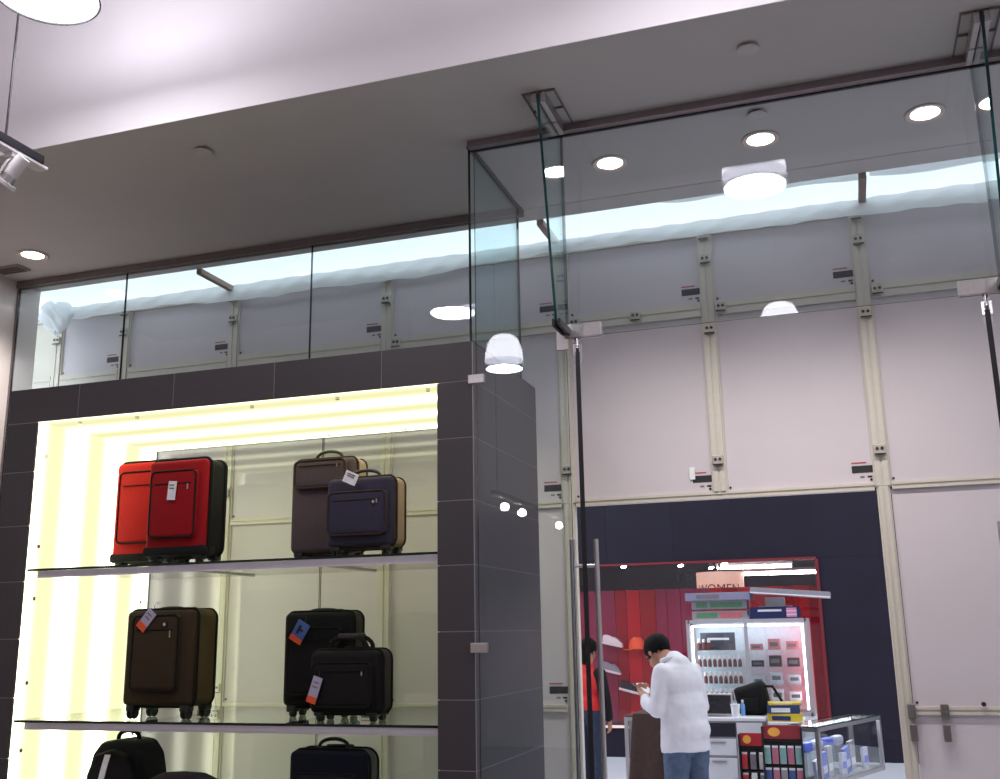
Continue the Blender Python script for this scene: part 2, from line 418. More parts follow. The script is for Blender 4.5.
def door(name, label, px, inward_deg):
    """a frameless glass leaf standing open; local x runs from pivot to the closing edge"""
    d = sthing(name, label, (px, YC, 0)); d.rotation_euler.z = R(inward_deg)
    s = 1
    b = NB(); gpane(b, -.03, .84, -.006, .006, .012, 2.90); part('glass_leaf', b, [G_STORE, EDGE], d)
    b = NB(); box(b, -.0335, -.0305, -.0105, .0105, .02, 2.88); part('edge_seal', b, M_BLACK, d)
    for s in (-1, 1):
        b = NB(); tube(b, [(.76, s*.062, .62), (.76, s*.062, 2.085)], .0135, 14); h = part('handle', b, M_STEEL, d, smooth=True)
        for z in (.75, 1.95):
            b = NB(); cyl(b, (.76, s*.007, z), (.76, s*.062, z), .009); part('handle_post', b, M_STEEL, h, smooth=True)
        b = NB(); box(b, -.03, .13, s*.0145-.007, s*.0145+.007, 2.86, 2.92); part('top_patch', b, M_CHROME, d, bevel=.002)
        b = NB(); box(b, -.03, .13, s*.0145-.007, s*.0145+.007, .012, .11); part('bottom_patch', b, M_CHROME, d, bevel=.002)
    b = NB(); cyl(b, (0, 0, 2.90), (0, 0, 2.955), .012); part('pivot', b, M_CHROME, d, smooth=True)
    return d
door('door_1', 'open glass door leaf with tubular steel handles, seen edge-on', -1.11, math.degrees(math.atan2(4.5, -1.11)))
door('door_2', 'open glass door leaf at the right picture edge, seen edge-on', .639, math.degrees(math.atan2(4.5, .639)))

# ------------------------------------------------------------------ tiled display cabinet
CX0, CX1, OX0, OX1, CT, OT, YBK = -4.42, -1.632, -4.208, -1.817, 3.0, 2.805, 5.57
cab = thing('display_cabinet', 'dark tiled open display cabinet with glowing yellow lining and glass shelves', 'cabinet', ((CX0+CX1)/2, YC, 0))
Tt = .010; Tg = .0012
b = NB()
box(b, CX0+Tg, OX0-.012, YC+Tg, YBK-.004, 0, OT+.01); box(b, OX1+.012, CX1-Tg, YC+Tg, YBK-.004, 0, OT+.01)
box(b, CX0+Tg, CX1-Tg, YC+Tg, YBK-.004, OT+.012, CT-Tg); box(b, OX0-.01, OX1+.01, YC+Tg, YBK-.004, 0, .38)
part('carcass', b, M_GROUT, cab, world=True)
TC = {}
cl = wloc(cab)
def tile(x0, x1, y0, y1, z0, z1):
    g = .0022
    d = (x1-x0, y1-y0, z1-z0)
    dd = [v if v < .02 else v-2*g for v in d]
    k = tuple(round(v, 3) for v in dd)
    mm = random.choice((M_TILE, M_TILE, M_TILE2))
    if (k, mm.name) not in TC:
        bb = NB(); box(bb, *[s*v/2 for v in dd for s in (-1, 1)])
        bmesh.ops.recalc_face_normals(bb, faces=bb.faces[:])
        me = bpy.data.meshes.new('tile'); bb.to_mesh(me); bb.free(); me.materials.append(mm); TC[(k, mm.name)] = me
    o = bpy.data.objects.new('tile', TC[(k, mm.name)]); COL.objects.link(o); o.parent = cab
    o.location = Vector(((x0+x1)/2, (y0+y1)/2, (z0+z1)/2))-cl
zj = [0, .125, .425, .727, 1.027, 1.328, 1.628, 1.928, 2.228, 2.526, 2.803]
xj = [CX0, -3.943, -3.328, -2.718, -2.113, CX1]
for i in range(5): tile(xj[i], xj[i+1], YC, YC+Tt, 2.803, CT)
for a, c in zip(zj, zj[1:]):
    tile(CX0, OX0, YC, YC+Tt, a, c); tile(OX1, CX1, YC, YC+Tt, a, c)
for x0, x1 in ((OX0, -3.328), (-3.328, -2.718), (-2.718, -2.113), (-2.113, OX1)):
    tile(x0, x1, YC, YC+Tt, 0, .125); tile(x0, x1, YC, YC+Tt, .125, .38)
zs_ = zj+[CT]
yj = [YC+Tt, YC+.61, YBK]
for n, (a, c) in enumerate(zip(zs_, zs_[1:])):
    tile(CX1-Tt, CX1, yj[0], yj[2], a, c)
    tile(CX0, CX0+Tt, yj[0], yj[2], a, c)
for i in range(5):
    for k in range(2): tile(xj[i]+(Tt if i == 0 else 0), xj[i+1]-(Tt if i == 4 else 0), yj[k], yj[k+1], CT-Tt, CT)
# light boxes
LB_L = backlit('light_box_side', 1, 3.0, .25, 0.56, 2.7, (248, 247, 192), (255, 255, 226))
LB_T = backlit('light_box_top', 1, 2.9, .9, .50, 2.2, (248, 245, 190), (255, 254, 214))
M_CREAM = mat('cream_lining', (236, 232, 206), .4, var=.01)
b = NB(); box(b, OX0-.012, OX0, YC+.014, YBK-.02, .38, OT); part('side_light_box', b, LB_L, cab, world=True, label='glowing pale yellow light box panel')
b = NB(); box(b, OX0, OX1, YC+.014, YBK-.02, OT, OT+.012); part('top_light_box', b, LB_T, cab, world=True, label='glowing pale yellow light box panel overhead')
b = NB(); box(b, OX1, OX1+.012, YC+.014, YBK-.02, .38, OT); part('lining_panel', b, M_CREAM, cab, world=True)
b = NB(); box(b, OX0, OX1, YC+.014, YBK-.02, .38, .392); part('bottom_panel', b, M_CREAM, cab, world=True)
for y0, y1, z in [(YC+.07, 0, zz) for zz in (2.62, 2.12, 1.84, 1.40, 1.06, .7)]:
    b = NB(); cyl(b, (OX0, y0, z), (OX0+.014, y0, z), .011, n=12); part('standoff', b, M_STEEL, cab, world=True, smooth=True)
    b = NB(); cyl(b, (OX0, YBK-.1, z), (OX0+.014, YBK-.1, z), .011, n=12); part('standoff', b, M_STEEL, cab, world=True, smooth=True)
for x in (-4.0, -3.62, -2.9, -2.4, -1.9):
    for y in (YC+.09, YBK-.12):
        b = NB(); cyl(b, (x, y, OT), (x, y, OT-.014), .010, n=12); part('standoff', b, M_STEEL, cab, world=True, smooth=True)
for x0, x1 in ((OX0, -3.0), (-2.995, OX1)):
    b = NB(); gpane(b, x0+.002, x1-.002, YBK-.014, YBK-.004, .40, OT-.001); part('back_pane', b, [G_CLEAR, EDGE_G], cab, world=True)
SH = [1.995, 1.217, .44]
M_NOSE = mat('shelf_nosing', (214, 208, 222), .4, .1, var=.03)
for z in SH:
    for x0, x1 in ((OX0+.003, -3.43), (-3.428, -2.62), (-2.618, OX1-.003)):
        b = NB(); gpane(b, x0, x1, YC+.012, YBK-.02, z-.012, z); part('glass_shelf', b, [G_SHELF, EDGE], cab, world=True)
    b = NB(); extr(b, [(YC+.03, z-.048), (YC+.034, z-.048), (YC+.034, z-.0165), (YC+.075, z-.0165), (YC+.075, z-.0125), (YC+.03, z-.0125)], 'x', OX0+.06, OX1-.003)
    part('shelf_angle', b, M_NOSE, cab, world=True)
    for x in (-3.43, -2.62):
        bx('shelf_bracket', x-.012, x+.012, YC+.08, YBK-.05, z-.02, z-.013, M_STEEL, cab)

# ------------------------------------------------------------------ luggage
def fabric(name, rgb): return mat('fabric_'+name, rgb, .85, var=.18, scale=160, bump=.25, spec=.25)
F_RED, F_DRED, F_BLK, F_CHAR = fabric('red', (196, 34, 30)), fabric('dark_red', (150, 16, 26)), fabric('black', (22, 21, 22)), fabric('charcoal', (58, 54, 56))
F_NAVY, F_PLUM, F_TAN, F_OLIVE, F_OLIVE2, F_BROWN = fabric('navy', (56, 53, 72)), fabric('plum', (82, 70, 76)), fabric('tan', (150, 131, 119)), fabric('olive', (84, 70, 42)), fabric('olive_dark', (58, 46, 32)), fabric('brown', (62, 46, 42))
F_INK = fabric('ink', (20, 24, 40))
F_GREY = fabric('slate', (86, 86, 98))
M_TAGW, M_TAGB, M_TAGO = mat('tag_white', (236, 236, 240), .4), mat('tag_blue', (74, 104, 176), .35), mat('tag_orange', (232, 88, 40), .4)
M_TAGL = mat('tag_lavender', (178, 172, 200), .35)
M_RUB = mat('wheel_rubber', (18, 17, 18), .6, var=.1)

def arch(w, h, y, z, n=12, x=0):
    return [(x-w/2*math.cos(PI*k/n), y, z+h*math.sin(PI*k/n)**.7) for k in range(n+1)]
def wheels(t, w, d, r, spin, zb):
    for sx in (-1, 1):
        for sy, yy in ((0, .045), (1, d-.045)):
            x = sx*(w/2-.05)
            b = NB(); rbox(b, x-.026, x+.026, yy-.03, yy+.03, r*1.25, zb+.012, .008, 2); hs = part('wheel_housing', b, M_BLACK, t, smooth=True)
            b = NB()
            if spin:
                for s in (-1, 1): cyl(b, (x+s*.006, yy, r), (x+s*.017, yy, r), r, n=18)
                cyl(b, (x, yy, r), (x, yy, zb), .007)
            else: cyl(b, (x-.012, yy, r), (x+.012, yy, r), r, n=18)
            part('wheel', b, M_RUB, t, smooth=True)
def suitcase(name, label, x, y, z, w, d, h, front, side, pocket, piping, rot=0, zb=.05, pock=(.76, .70, -.02), rad=.045, handle=True,
             spin=True, group='suitcases on the upper shelves', badge=None, hh=.035, guard=False, pr=.0065):
    t = thing(name, label, 'suitcase', (x+w/2, y, z), R(rot), group)
    b = NB(); rbox(b, -w/2, w/2, .02, d, zb, h, rad, 4); part('body', b, side, t, smooth=True)
    b = NB(); rbox(b, -w/2+.004, w/2-.004, 0, .06, zb+.004, h-.004, .03, 3); part('front_panel', b, front, t, smooth=True)
    for yy in (.045, d-.05):
        b = NB(); tube(b, rrect(w+.002, h-zb+.002, rad, yy, 0, (h+zb)/2), pr, 6, True); part('piping', b, piping, t, smooth=True)
    pw, ph, pz = pock
    H0 = h-zb
    cz = zb+H0*(.5+pz)
    b = NB(); rbox(b, -w*pw/2, w*pw/2, -.03, .02, cz-H0*ph/2, cz+H0*ph/2, .022, 3); pk = part('front_pocket', b, pocket, t, smooth=True)
    b = NB(); tube(b, rrect(w*pw-.006, H0*ph-.006, .03, -.026, 0, cz), .005, 6, True); part('pocket_zip', b, piping, pk, smooth=True)
    b = NB(); tube(b, [(-w*pw/2+.03, -.031, cz+H0*ph*.30), (w*pw/2-.03, -.031, cz+H0*ph*.30)], .0035, 6); part('zip_line', b, piping, pk)
    b = NB(); rbox(b, w*pw/2-.05, w*pw/2-.044, -.037, -.031, cz+H0*ph*.20, cz+H0*ph*.29, .001, 1); part('zip_pull', b, M_STEEL, pk)
    if handle:
        b = NB(); tube(b, arch(.16, hh, d*.42, h-.004), .009, 8); part('top_handle', b, M_BLACK, t, smooth=True)
        for s in (-1, 1):
            b = NB(); rbox(b, s*.08-.016, s*.08+.016, d*.42-.014, d*.42+.014, h-.004, h+.008, .003, 2); part('handle_mount', b, M_BLACK, t)
    b = NB(); rbox(b, -.07, .07, d-.05, d-.02, h-.004, h+.014, .005, 2); part('telescopic_handle', b, M_BLACK, t)
    b = NB(); tube(b, [(-w/2, .09, zb+H0*.42), (-w/2-.018, .09, zb+H0*.46), (-w/2-.018, .09, zb+H0*.58), (-w/2, .09, zb+H0*.62)], .007, 6); part('side_handle', b, M_BLACK, t, smooth=True)
    if guard:
        b = NB(); rbox(b, -w/2-.003, w/2+.003, -.004, d*.5, zb-.004, zb+.05, .016, 2); part('base_guard', b, F_BLK, t, smooth=True)
    wheels(t, w, d, (.030 if zb > .06 else .026) if spin else .02, spin, zb)
    if badge:
        bxp, bzp = badge
        b = NB(); cyl(b, (bxp*w, -.030, bzp*h), (bxp*w, -.036, bzp*h), .016, n=18); bd = part('badge', b, M_BLACK, t, smooth=True)
        b = NB(); cyl(b, (bxp*w, -.036, bzp*h), (bxp*w, -.038, bzp*h), .008, n=14); part('badge_stud', b, M_CHROME, bd)
    return t
def hangtag(label, x, y, z, w, h, tilt, m1, m2=None, frac=.25, mark=False, group='paper hang tags on the luggage'):
    t = thing('hang_tag', label, 'tag', (x, y, z), 0, group)
    M = Matrix.Rotation(R(tilt), 4, 'Y')
    def pc(nm, x0, x1, z0, z1, m, yy=0, p=t):
        b = NB(); box(b, x0, x1, yy-.0015, yy+.0015, z0, z1); bmesh.ops.transform(b, matrix=M, verts=b.verts[:]); return part(nm, b, m, p)
    pc('card', -w/2, w/2, -h, 0 if not m2 else 0, m1)
    if m2: pc('colour_band', -w/2, w/2, -h, -h*(1-frac), m2, -.003)
    if mark:
        pc('print', -w*.22, -w*.04, -h*.62, -h*.2, M_STICK, -.003); pc('print', -w*.04, w*.2, -h*.42, -h*.34, M_STICK, -.003)
    else:
        for k in range(2): pc('print', -w*.3, w*.25, -h*(.2+.18*k)-.004, -h*(.2+.18*k)+.002, M_STICKG, -.003)
    b = NB(); tube(b, [(0, 0, -.004), (.004, .004, .012), (.002, .012, .03)], .0015, 5); part('string', b, M_BLACK, t)
    return t

S1, S2, S3 = SH
suitcase('suitcase', 'bright red suitcase half hidden behind the dark red one', -3.99, 4.90, S1, .42, .22, .622, F_RED, F_BLK, F_RED, F_BLK, pock=(.74, .72, .03), handle=False, spin=False, guard=True, pr=.010)
suitcase('suitcase', 'dark red suitcase with black sides and a white tag, upper shelf', -3.552, 4.62, S1, .375, .225, .562, F_DRED, F_BLK, F_DRED, F_BLK, pock=(.76, .70, .02), spin=False, hh=.018, guard=True, pr=.011)
hangtag('small white tag on the front of the dark red suitcase', -3.355, 4.578, S1+.435, .05, .10, 4, M_TAGW, None)
suitcase('suitcase', 'taller plum and tan suitcase with black top handle, upper shelf', -2.83, 4.885, S1, .385, .20, .56, F_PLUM, F_TAN, F_PLUM, F_BROWN, pock=(.8, .30, .32), hh=.05)
suitcase('suitcase', 'shorter navy suitcase with tan side and round badge, upper shelf', -2.488, 4.65, S1, .375, .20, .405, F_NAVY, F_TAN, F_NAVY, F_BROWN, pock=(.86, .62, -.03), badge=(.26, .66), hh=.045)
hangtag('blank white tag on the handle of the navy suitcase', -2.31, 4.60, S1+.418, .075, .06, 24, M_TAGW, None)
suitcase('suitcase', 'olive brown four-wheeled suitcase alone on the middle shelf', -3.63, 4.615, S2, .425, .25, .55, F_OLIVE2, F_OLIVE, F_OLIVE2, F_BLK, zb=.062, pock=(.66, .78, .05), hh=.012, badge=(.14, .86))
hangtag('white and orange tag on the olive brown suitcase', -3.43, 4.575, S2+.54, .058, .115, 40, M_TAGL, M_TAGO, .3)
suitcase('suitcase', 'tall black suitcase with a blue tag, rear of the middle shelf', -2.815, 4.83, S2, .395, .19, .525, F_BLK, F_CHAR, F_BLK, F_BLK, spin=False, hh=.014)
hangtag('blue and orange tag on the tall black suitcase', -2.665, 4.79, S2+.47, .075, .11, 30, M_TAGB, M_TAGO, .25, True)
# black pilot case with soft twin handles
t = suitcase('suitcase', 'low black rolling briefcase with grey side and twin carry handles', -2.535, 4.605, S2, .38, .19, .335, F_BLK, F_CHAR, F_BLK, F_BLK, zb=.035, handle=False, spin=False, pock=(.84, .7, -.04))
for yy in (.05, .12):
    b = NB(); tube(b, arch(.2, .075, yy, .325), .011, 8); part('carry_handle', b, F_BLK, t, smooth=True)
b = NB(); rbox(b, -.055, .055, .035, .135, .385, .412, .01, 3); part('handle_wrap', b, F_CHAR, t, smooth=True)
hangtag('white and orange tag hanging on the black rolling briefcase', -2.455, 4.56, S2+.21, .05, .125, 18, M_TAGL, M_TAGO, .25)
# lower shelf
suitcase('suitcase', 'ink black suitcase with grey side, only its top showing at the bottom', -2.655, 4.64, S3, .42, .18, .645, F_INK, F_GREY, F_INK, F_BLK, hh=.05, rad=.06)
# backpack
bp = thing('backpack', 'black backpack with a white reflective stripe on the lowest shelf', 'backpack', (-3.67, 4.63, S3))
b = NB()
prof = [(-.165, 0), (.165, 0), (.178, .10), (.178, .50), (.155, .60), (.10, .665), (0, .675), (-.10, .66), (-.15, .60), (-.178, .48), (-.178, .10)]
extr(b, prof, 'y', .03, .24)
bmesh.ops.bevel(b, geom=b.edges[:], offset=.025, segments=3, profile=.5, affect='EDGES'); part('body', b, F_BLK, bp, smooth=True)
b = NB(); extr(b, [(-.13, .05), (.13, .05), (.145, .12), (.14, .50), (.10, .60), (0, .63), (-.10, .60), (-.14, .50), (-.145, .12)], 'y', -.02, .06)
bmesh.ops.bevel(b, geom=b.edges[:], offset=.02, segments=3, profile=.5, affect='EDGES'); part('front_pocket', b, F_BLK, bp, smooth=True)
b = NB()
rows = []
for k in range(13):
    z = .15+.455*k/12; x = -.075+.07*(k/12)**2; y = -.025
    rows.append([b.verts.new((x-.017, y, z)), b.verts.new((x+.017, y, z)), b.verts.new((x+.017, y+.006, z)), b.verts.new((x-.017, y+.006, z))])
for A, B_ in zip(rows, rows[1:]):
    for q in range(4): b.faces.new((A[q], A[(q+1) % 4], B_[(q+1) % 4], B_[q]))
b.faces.new(rows[0]); b.faces.new(rows[-1][::-1])
part('reflective_stripe', b, mat('reflective_white', (244, 246, 246), .25, emit=.0), bp)
b = NB(); tube(b, arch(.13, .045, .13, .665), .011, 8); part('top_handle', b, F_BLK, bp, smooth=True)
for s in (-1, 1):
    b = NB(); rbox(b, s*.165-.03, s*.165+.03, .06, .2, .04, .30, .015, 2); part('side_pocket', b, F_CHAR, bp, smooth=True)
    b = NB(); tube(b, [(s*.07, .24, .60), (s*.09, .275, .45), (s*.1, .27, .25), (s*.12, .245, .08)], .018, 6); part('shoulder_strap', b, F_BLK, bp, smooth=True)
# round-topped bag at the very bottom
rb = thing('round_bag', 'dark purple round-topped bag cut by the bottom picture edge', 'bag', (-3.245, 4.60, S3))
b = NB(); lathe(b, [(.15, .0), (.21, .02), (.225, .10), (.225, .42), (.20, .49), (.12, .522), (.001, .53)], n=36); bmesh.ops.scale(b, vec=(1, .38, 1), verts=b.verts[:]); bmesh.ops.translate(b, vec=(0, .06, 0), verts=b.verts[:]); part('body', b, fabric('purple_black', (44, 34, 46)), rb, smooth=True)
b = NB(); tube(b, [(.216*math.cos(2*PI*k/36), .06+.216*.38*math.sin(2*PI*k/36), .455) for k in range(36)], .006, 6, True); part('lid_zip', b, F_BLK, rb, smooth=True)
b = NB(); rbox(b, -.06, .06, -.036, -.02, .3, .34, .006, 2); part('front_handle', b, F_BLK, rb, smooth=True)

# ------------------------------------------------------------------ hoarding outside the shop
hd = thing('hoarding', 'temporary hoarding of white panels in cream aluminium frames, with an open doorway', 'partition', (-1.5, YH, 0))
PX = [-6.4, -5.47, -4.87, -3.95, -2.77, -1.56, -.66, .22, 1.15, 2.05]
ZR = [0.0, 1.19, 2.37, 3.49, 4.0]
def post_prof(x, w):
    h = w/2; g = .006
    y0, y1 = YH-.03, YH+.03
    return [(x-h, y1), (x-h, y0+.012), (x-h+.010, y0+.012), (x-h+.010, y0), (x-g, y0), (x-g, y0+.005), (x+g, y0+.005), (x+g, y0), (x+h-.010, y0), (x+h-.010, y0+.012), (x+h, y0+.012), (x+h, y1)]
M_KEY = mat('connector_grey', (186, 178, 170), .45, .4, var=.05)
def connector(x, z, dark=False, p=hd):
    b = NB(); rbox(b, x-.030, x+.030, YH-.048, YH-.031, z-.028, z+.028, .004, 1); c = part('connector', b, M_KEY, p, world=True)
    for s in (-1, 1):
        b = NB(); cyl(b, (x+s*.013, YH-.048, z+.004), (x+s*.013, YH-.052, z+.004), .0085, n=10); part('lock_key', b, M_DARK, c, world=True)
    b = NB(); box(b, x-.030, x+.030, YH-.052, YH-.048, z-.030, z-.023); part('lock_lip', b, M_DARK, c, world=True)
for i, x in enumerate(PX):
    w = .088
    z0 = 2.391 if abs(x+.66) < .01 else 0
    if x in (-1.56, .22):
        b = NB(); extr(b, post_prof(x, .07), 'z', 0, 2.37); part('post', b, M_ALU, hd, world=True); z0 = 2.371
    b = NB(); extr(b, post_prof(x, w), 'z', z0, 4.0); part('post', b, M_ALU, hd, world=True)
    for z in (3.955, 3.80, 3.36, 2.57, 1.30):
        if z > z0: connector(x, z)
def rail(x0, x1, z, h):
    y0, y1 = YH-.024, YH+.024
    g = .005
    zc = z
    pr = [(y1, zc-h/2), (y1, zc+h/2), (y0, zc+h/2), (y0, zc+g), (y0+.006, zc+g), (y0+.006, zc-g), (y0, zc-g), (y0, zc-h/2)]
    b = NB(); extr(b, pr, 'x', x0, x1); return part('rail', b, M_ALU, hd, world=True)
for x0, x1 in zip(PX, PX[1:]):
    a, c = x0+.045, x1-.045
    opening = -1.57 <= x0 and x1 <= .23
    for k, (z0, z1) in enumerate(zip(ZR, ZR[1:])):
        if opening and k < 2: continue
        hb, ht = (.042 if k == 3 else .020), (.042 if k == 2 else .020)
        b = NB(); box(b, a-.006, c+.006, YH-.006, YH+.012, z0+hb, z1-ht)
        pn = part('panel', b, M_PANEL if x0 > -6 else M_ALU, hd, world=True)
        sx = c-.05; sz = z0+hb+.078
        if x0 > 1 or x0 < -6: continue
        cr = k != 2 or True
        b = NB(); box(b, sx-.06, sx+.05, YH-.0075, YH-.006, sz-.018, sz+.022); part('sticker', b, M_STICK, pn, world=True, label='small black notice sticker')
        b = NB(); box(b, sx-.06, sx+.02, YH-.0075, YH-.006, sz+.034, sz+.042); part('sticker_heading', b, M_STICKR, pn, world=True)
        for q in (0, 1):
            b = NB(); box(b, sx-.02+.04*q, sx+.004+.04*q, YH-.0075, YH-.006, sz-.046, sz-.036); part('sticker_mark', b, M_STICKG if q == 0 else M_STICK, pn, world=True)
        for xx in (a+.012, c-.012):
            b = NB(); cyl(b, (xx, YH-.006, z0+hb+.02), (xx, YH-.010, z0+hb+.02), .007, n=10); part('screw', b, M_DARK, pn, world=True)
    for z, h in ((3.49, .084), (2.37, .040), (1.19, .040), (.02, .04), (3.98, .04)):
        if opening and z < 3: continue
        rail(a, c, z, h)
    if x0 < .3:
        connector(x1+.075, 3.49) if x1 > -3 else None
connector(-1.10, 3.49)
rail(-1.515, .175, 2.37, .040)
# a peeling corner of white tape on one sticker
b = NB(); box(b, -.83, -.80, YH-.014, YH-.009, 2.47, 2.54); part('tape_piece', b, M_TAGW, hd, world=True)
# door hardware on the right-hand leaf
M_HASP = mat('hasp_grey', (112, 106, 106), .4, .4)
for x, nm in ((.405, 'hasp'), (.245, 'hinge')):
    b = NB(); rbox(b, x-.02, x+.02, YH-.05, YH-.03 if nm == 'hinge' else YH-.026, 1.15, 1.225, .003, 1); hh_ = part(nm, b, M_HASP, hd, world=True)
    b = NB(); rbox(b, x-.018, x+.018, YH-.056, YH-.03, 1.04, 1.125, .003, 1); part(nm+'_lower', b, M_HASP, hd, world=True)
b = NB(); cyl(b, (.592, YH-.03, 1.225), (.592, YH-.045, 1.225), .012); part('stud', b, M_DARK, hd, world=True)
# braces that tie the hoarding back to the shop front
M_BRACE = mat('brace_timber', (150, 128, 114), .6, var=.1)
for x in (-3.95, -1.57, .26, 2.05):
    b = NB(); box(b, x-.02, x+.02, YE-.01, YH-.03, 3.992, 4.026); part('brace', b, M_BRACE, hd, world=True)

# translucent plastic sheet closing the gap between hoarding and soffit
def sheet_mat(dens=.12):
    m = bpy.data.materials.new('plastic_film'); m.use_nodes = True
    nt = m.node_tree; nt.nodes.remove(nt.nodes['Principled BSDF'])
    tc = nt.nodes.new('ShaderNodeTexCoord'); n = nt.nodes.new('ShaderNodeTexNoise'); n.inputs['Scale'].default_value = 7; n.inputs['Detail'].default_value = 6
    mp = nt.nodes.new('ShaderNodeMapping'); mp.inputs['Scale'].default_value = (.5, 3, 3)
    nt.links.new(tc.outputs['Object'], mp.inputs[0]); nt.links.new(mp.outputs[0], n.inputs['Vector'])
    bp = nt.nodes.new('ShaderNodeBump'); bp.inputs['Strength'].default_value = .5; bp.inputs['Distance'].default_value = .02
    nt.links.new(n.outputs['Fac'], bp.inputs['Height'])
    tl = nt.nodes.new('ShaderNodeBsdfTranslucent'); tl.inputs[0].default_value = (.90, .94, .95, 1)
    df = nt.nodes.new('ShaderNodeBsdfDiffuse'); df.inputs[0].default_value = (.88, .88, .90, 1)
    gl = nt.nodes.new('ShaderNodeBsdfGlossy'); gl.inputs['Roughness'].default_value = .25
    for s in (tl, df, gl): nt.links.new(bp.outputs['Normal'], s.inputs['Normal'])
    a = nt.nodes.new('ShaderNodeMixShader'); a.inputs[0].default_value = dens
    c = nt.nodes.new('ShaderNodeMixShader'); c.inputs[0].default_value = .06
    nt.links.new(tl.outputs[0], a.inputs[1]); nt.links.new(df.outputs[0], a.inputs[2])
    nt.links.new(a.outputs[0], c.inputs[1]); nt.links.new(gl.outputs[0], c.inputs[2])
    nt.links.new(c.outputs[0], nt.nodes['Material Output'].inputs[0])
    return m
M_FILM = sheet_mat(); M_FILM2 = sheet_mat(.62)
def grid(bm, nu, nv, f):
    V = [[bm.verts.new(f(i/nu, j/nv)) for j in range(nv+1)] for i in range(nu+1)]
    for i in range(nu):
        for j in range(nv): bm.faces.new((V[i][j], V[i+1][j], V[i+1][j+1], V[i][j+1]))
ps = thing('plastic_sheet', 'translucent white plastic sheet stretched over the gap above the hoarding', 'plastic sheet', (-1.5, 5.75, 4.03))
def wob(x): return .010*math.sin(x*5.1)+.008*math.sin(x*11.3+1)+.006*math.sin(x*23.7+2)
b = NB()
grid(b, 220, 8, lambda u, v: (-5.5+7.6*u, YE+.002+(YH-.05-YE)*v, 4.062-.018*v+.006*math.sin(u*60+v*4)+.004*math.sin(u*140)))
part('roof_film', b, M_FILM, ps, world=True, smooth=True)
b = NB()
def skirt(u, v):
    x = -5.5+7.6*u
    drop = (.108+.008*math.sin(x*1.9+.6)+.008*math.sin(x*4.7)+.025*max(0, math.sin((x-.2)*1.3)))*v
    return (x, YH-.055-.05*math.sin(v*PI*.8)*(1+.5*math.sin(x*3.3))+.006*math.sin(x*31+v*6), 4.046-drop+wob(x)*v*.5)
grid(b, 260, 10, skirt); part('hanging_edge', b, M_FILM2, ps, world=True, smooth=True)
b = NB()
grid(b, 90, 8, lambda u, v: (.30+1.8*u, YE+.004+(.07+.12*u+.02*math.sin(u*9))*v, 4.058-.02*v*(1+.4*math.sin(u*14))-.02*math.sin(v*PI)*(.6+.4*math.sin(u*6))))
part('overlap_film', b, M_FILM2, ps, world=True, smooth=True)
b = NB()
grid(b, 60, 8, lambda u, v: (-.85+1.1*u, YE+.004+(.08+.02*math.sin(u*9))*v*math.sin(u*PI*.5+.3), 4.058-.02*v*(1+.4*math.sin(u*14))))
part('overlap_film', b, M_FILM2, ps, world=True, smooth=True)
b = NB()
def bunch(u, v):
    a = u*2*PI; q = 1+.22*math.sin(3*a+5*v)+.12*math.sin(7*a-9*v)
    rr = (.03+.075*math.sin(PI*min(1, v*1.05))**.7)*q
    return (-5.36+rr*math.cos(a)*1.25+.06*(v-.5), 5.82+rr*.6*math.sin(a), 4.05-.24*v+.02*math.sin(2*a))
grid(b, 48, 18, bunch)
part('bunched_end', b, M_FILM2, ps, world=True, smooth=True)

# ------------------------------------------------------------------ mall beyond
sb('floor_mall', -14, 10, YC, 24, -.2, 0, m=M_MFLOOR, label='pale polished floor of the mall concourse')
M_SLATE = mat('slate_panel', (27, 22, 36), .5, var=.12, scale=3, spec=.2)
M_SLATE2 = mat('slate_panel_b', (29, 24, 38), .5, var=.12, scale=3, spec=.2)
M_SEAM = mat('slate_seam', (34, 31, 48), .5, spec=.2)
fw = sthing('wall_facade', 'dark slate panelled facade across the mall', (-1, YF, 0))
WX0, WX1, WZ0, WZ1 = -6.6, -.385, .40, 2.50
b = NB()
box(b, -14, WX0, YF+.03, YF+.3, 0, 6.5); box(b, WX1, 10, YF+.03, YF+.3, 0, 6.5); box(b, WX0, WX1, YF+.03, YF+.3, WZ1, 6.5); box(b, WX0, WX1, YF+.03, YF+.3, 0, WZ0)
part('wall_core', b, M_SEAM, fw, world=True)
def fpanel(x0, x1, z0, z1):
    b = NB(); box(b, x0+.003, x1-.003, YF+.026, YF+.0299, z0+.003, z1-.003); part('facade_panel', b, random.choice((M_SLATE, M_SLATE2)), fw, world=True)
x = WX1
while x < 5:
    for z0, z1 in ((0, .25), (.25, 2.5), (2.5, 4.9)): fpanel(x, x+.92, z0, z1)
    x += .92
x = WX1
while x > WX0+.1:
    fpanel(max(x-.92, WX0), x, 2.5, 4.9); fpanel(max(x-.92, WX0), x, 0, WZ0)
    x -= .92
fpanel(WX0-2.2, WX0, 0, 4.9)
sb('wall_mall_left', -14.2, -14, YE, 24, 0, 6.5, m=M_PANEL, label='white side wall of the mall far left')
sb('wall_mall_right', 10, 10.2, YE, 24, 0, 6.5, m=M_PANEL, label='white side wall of the mall far right')

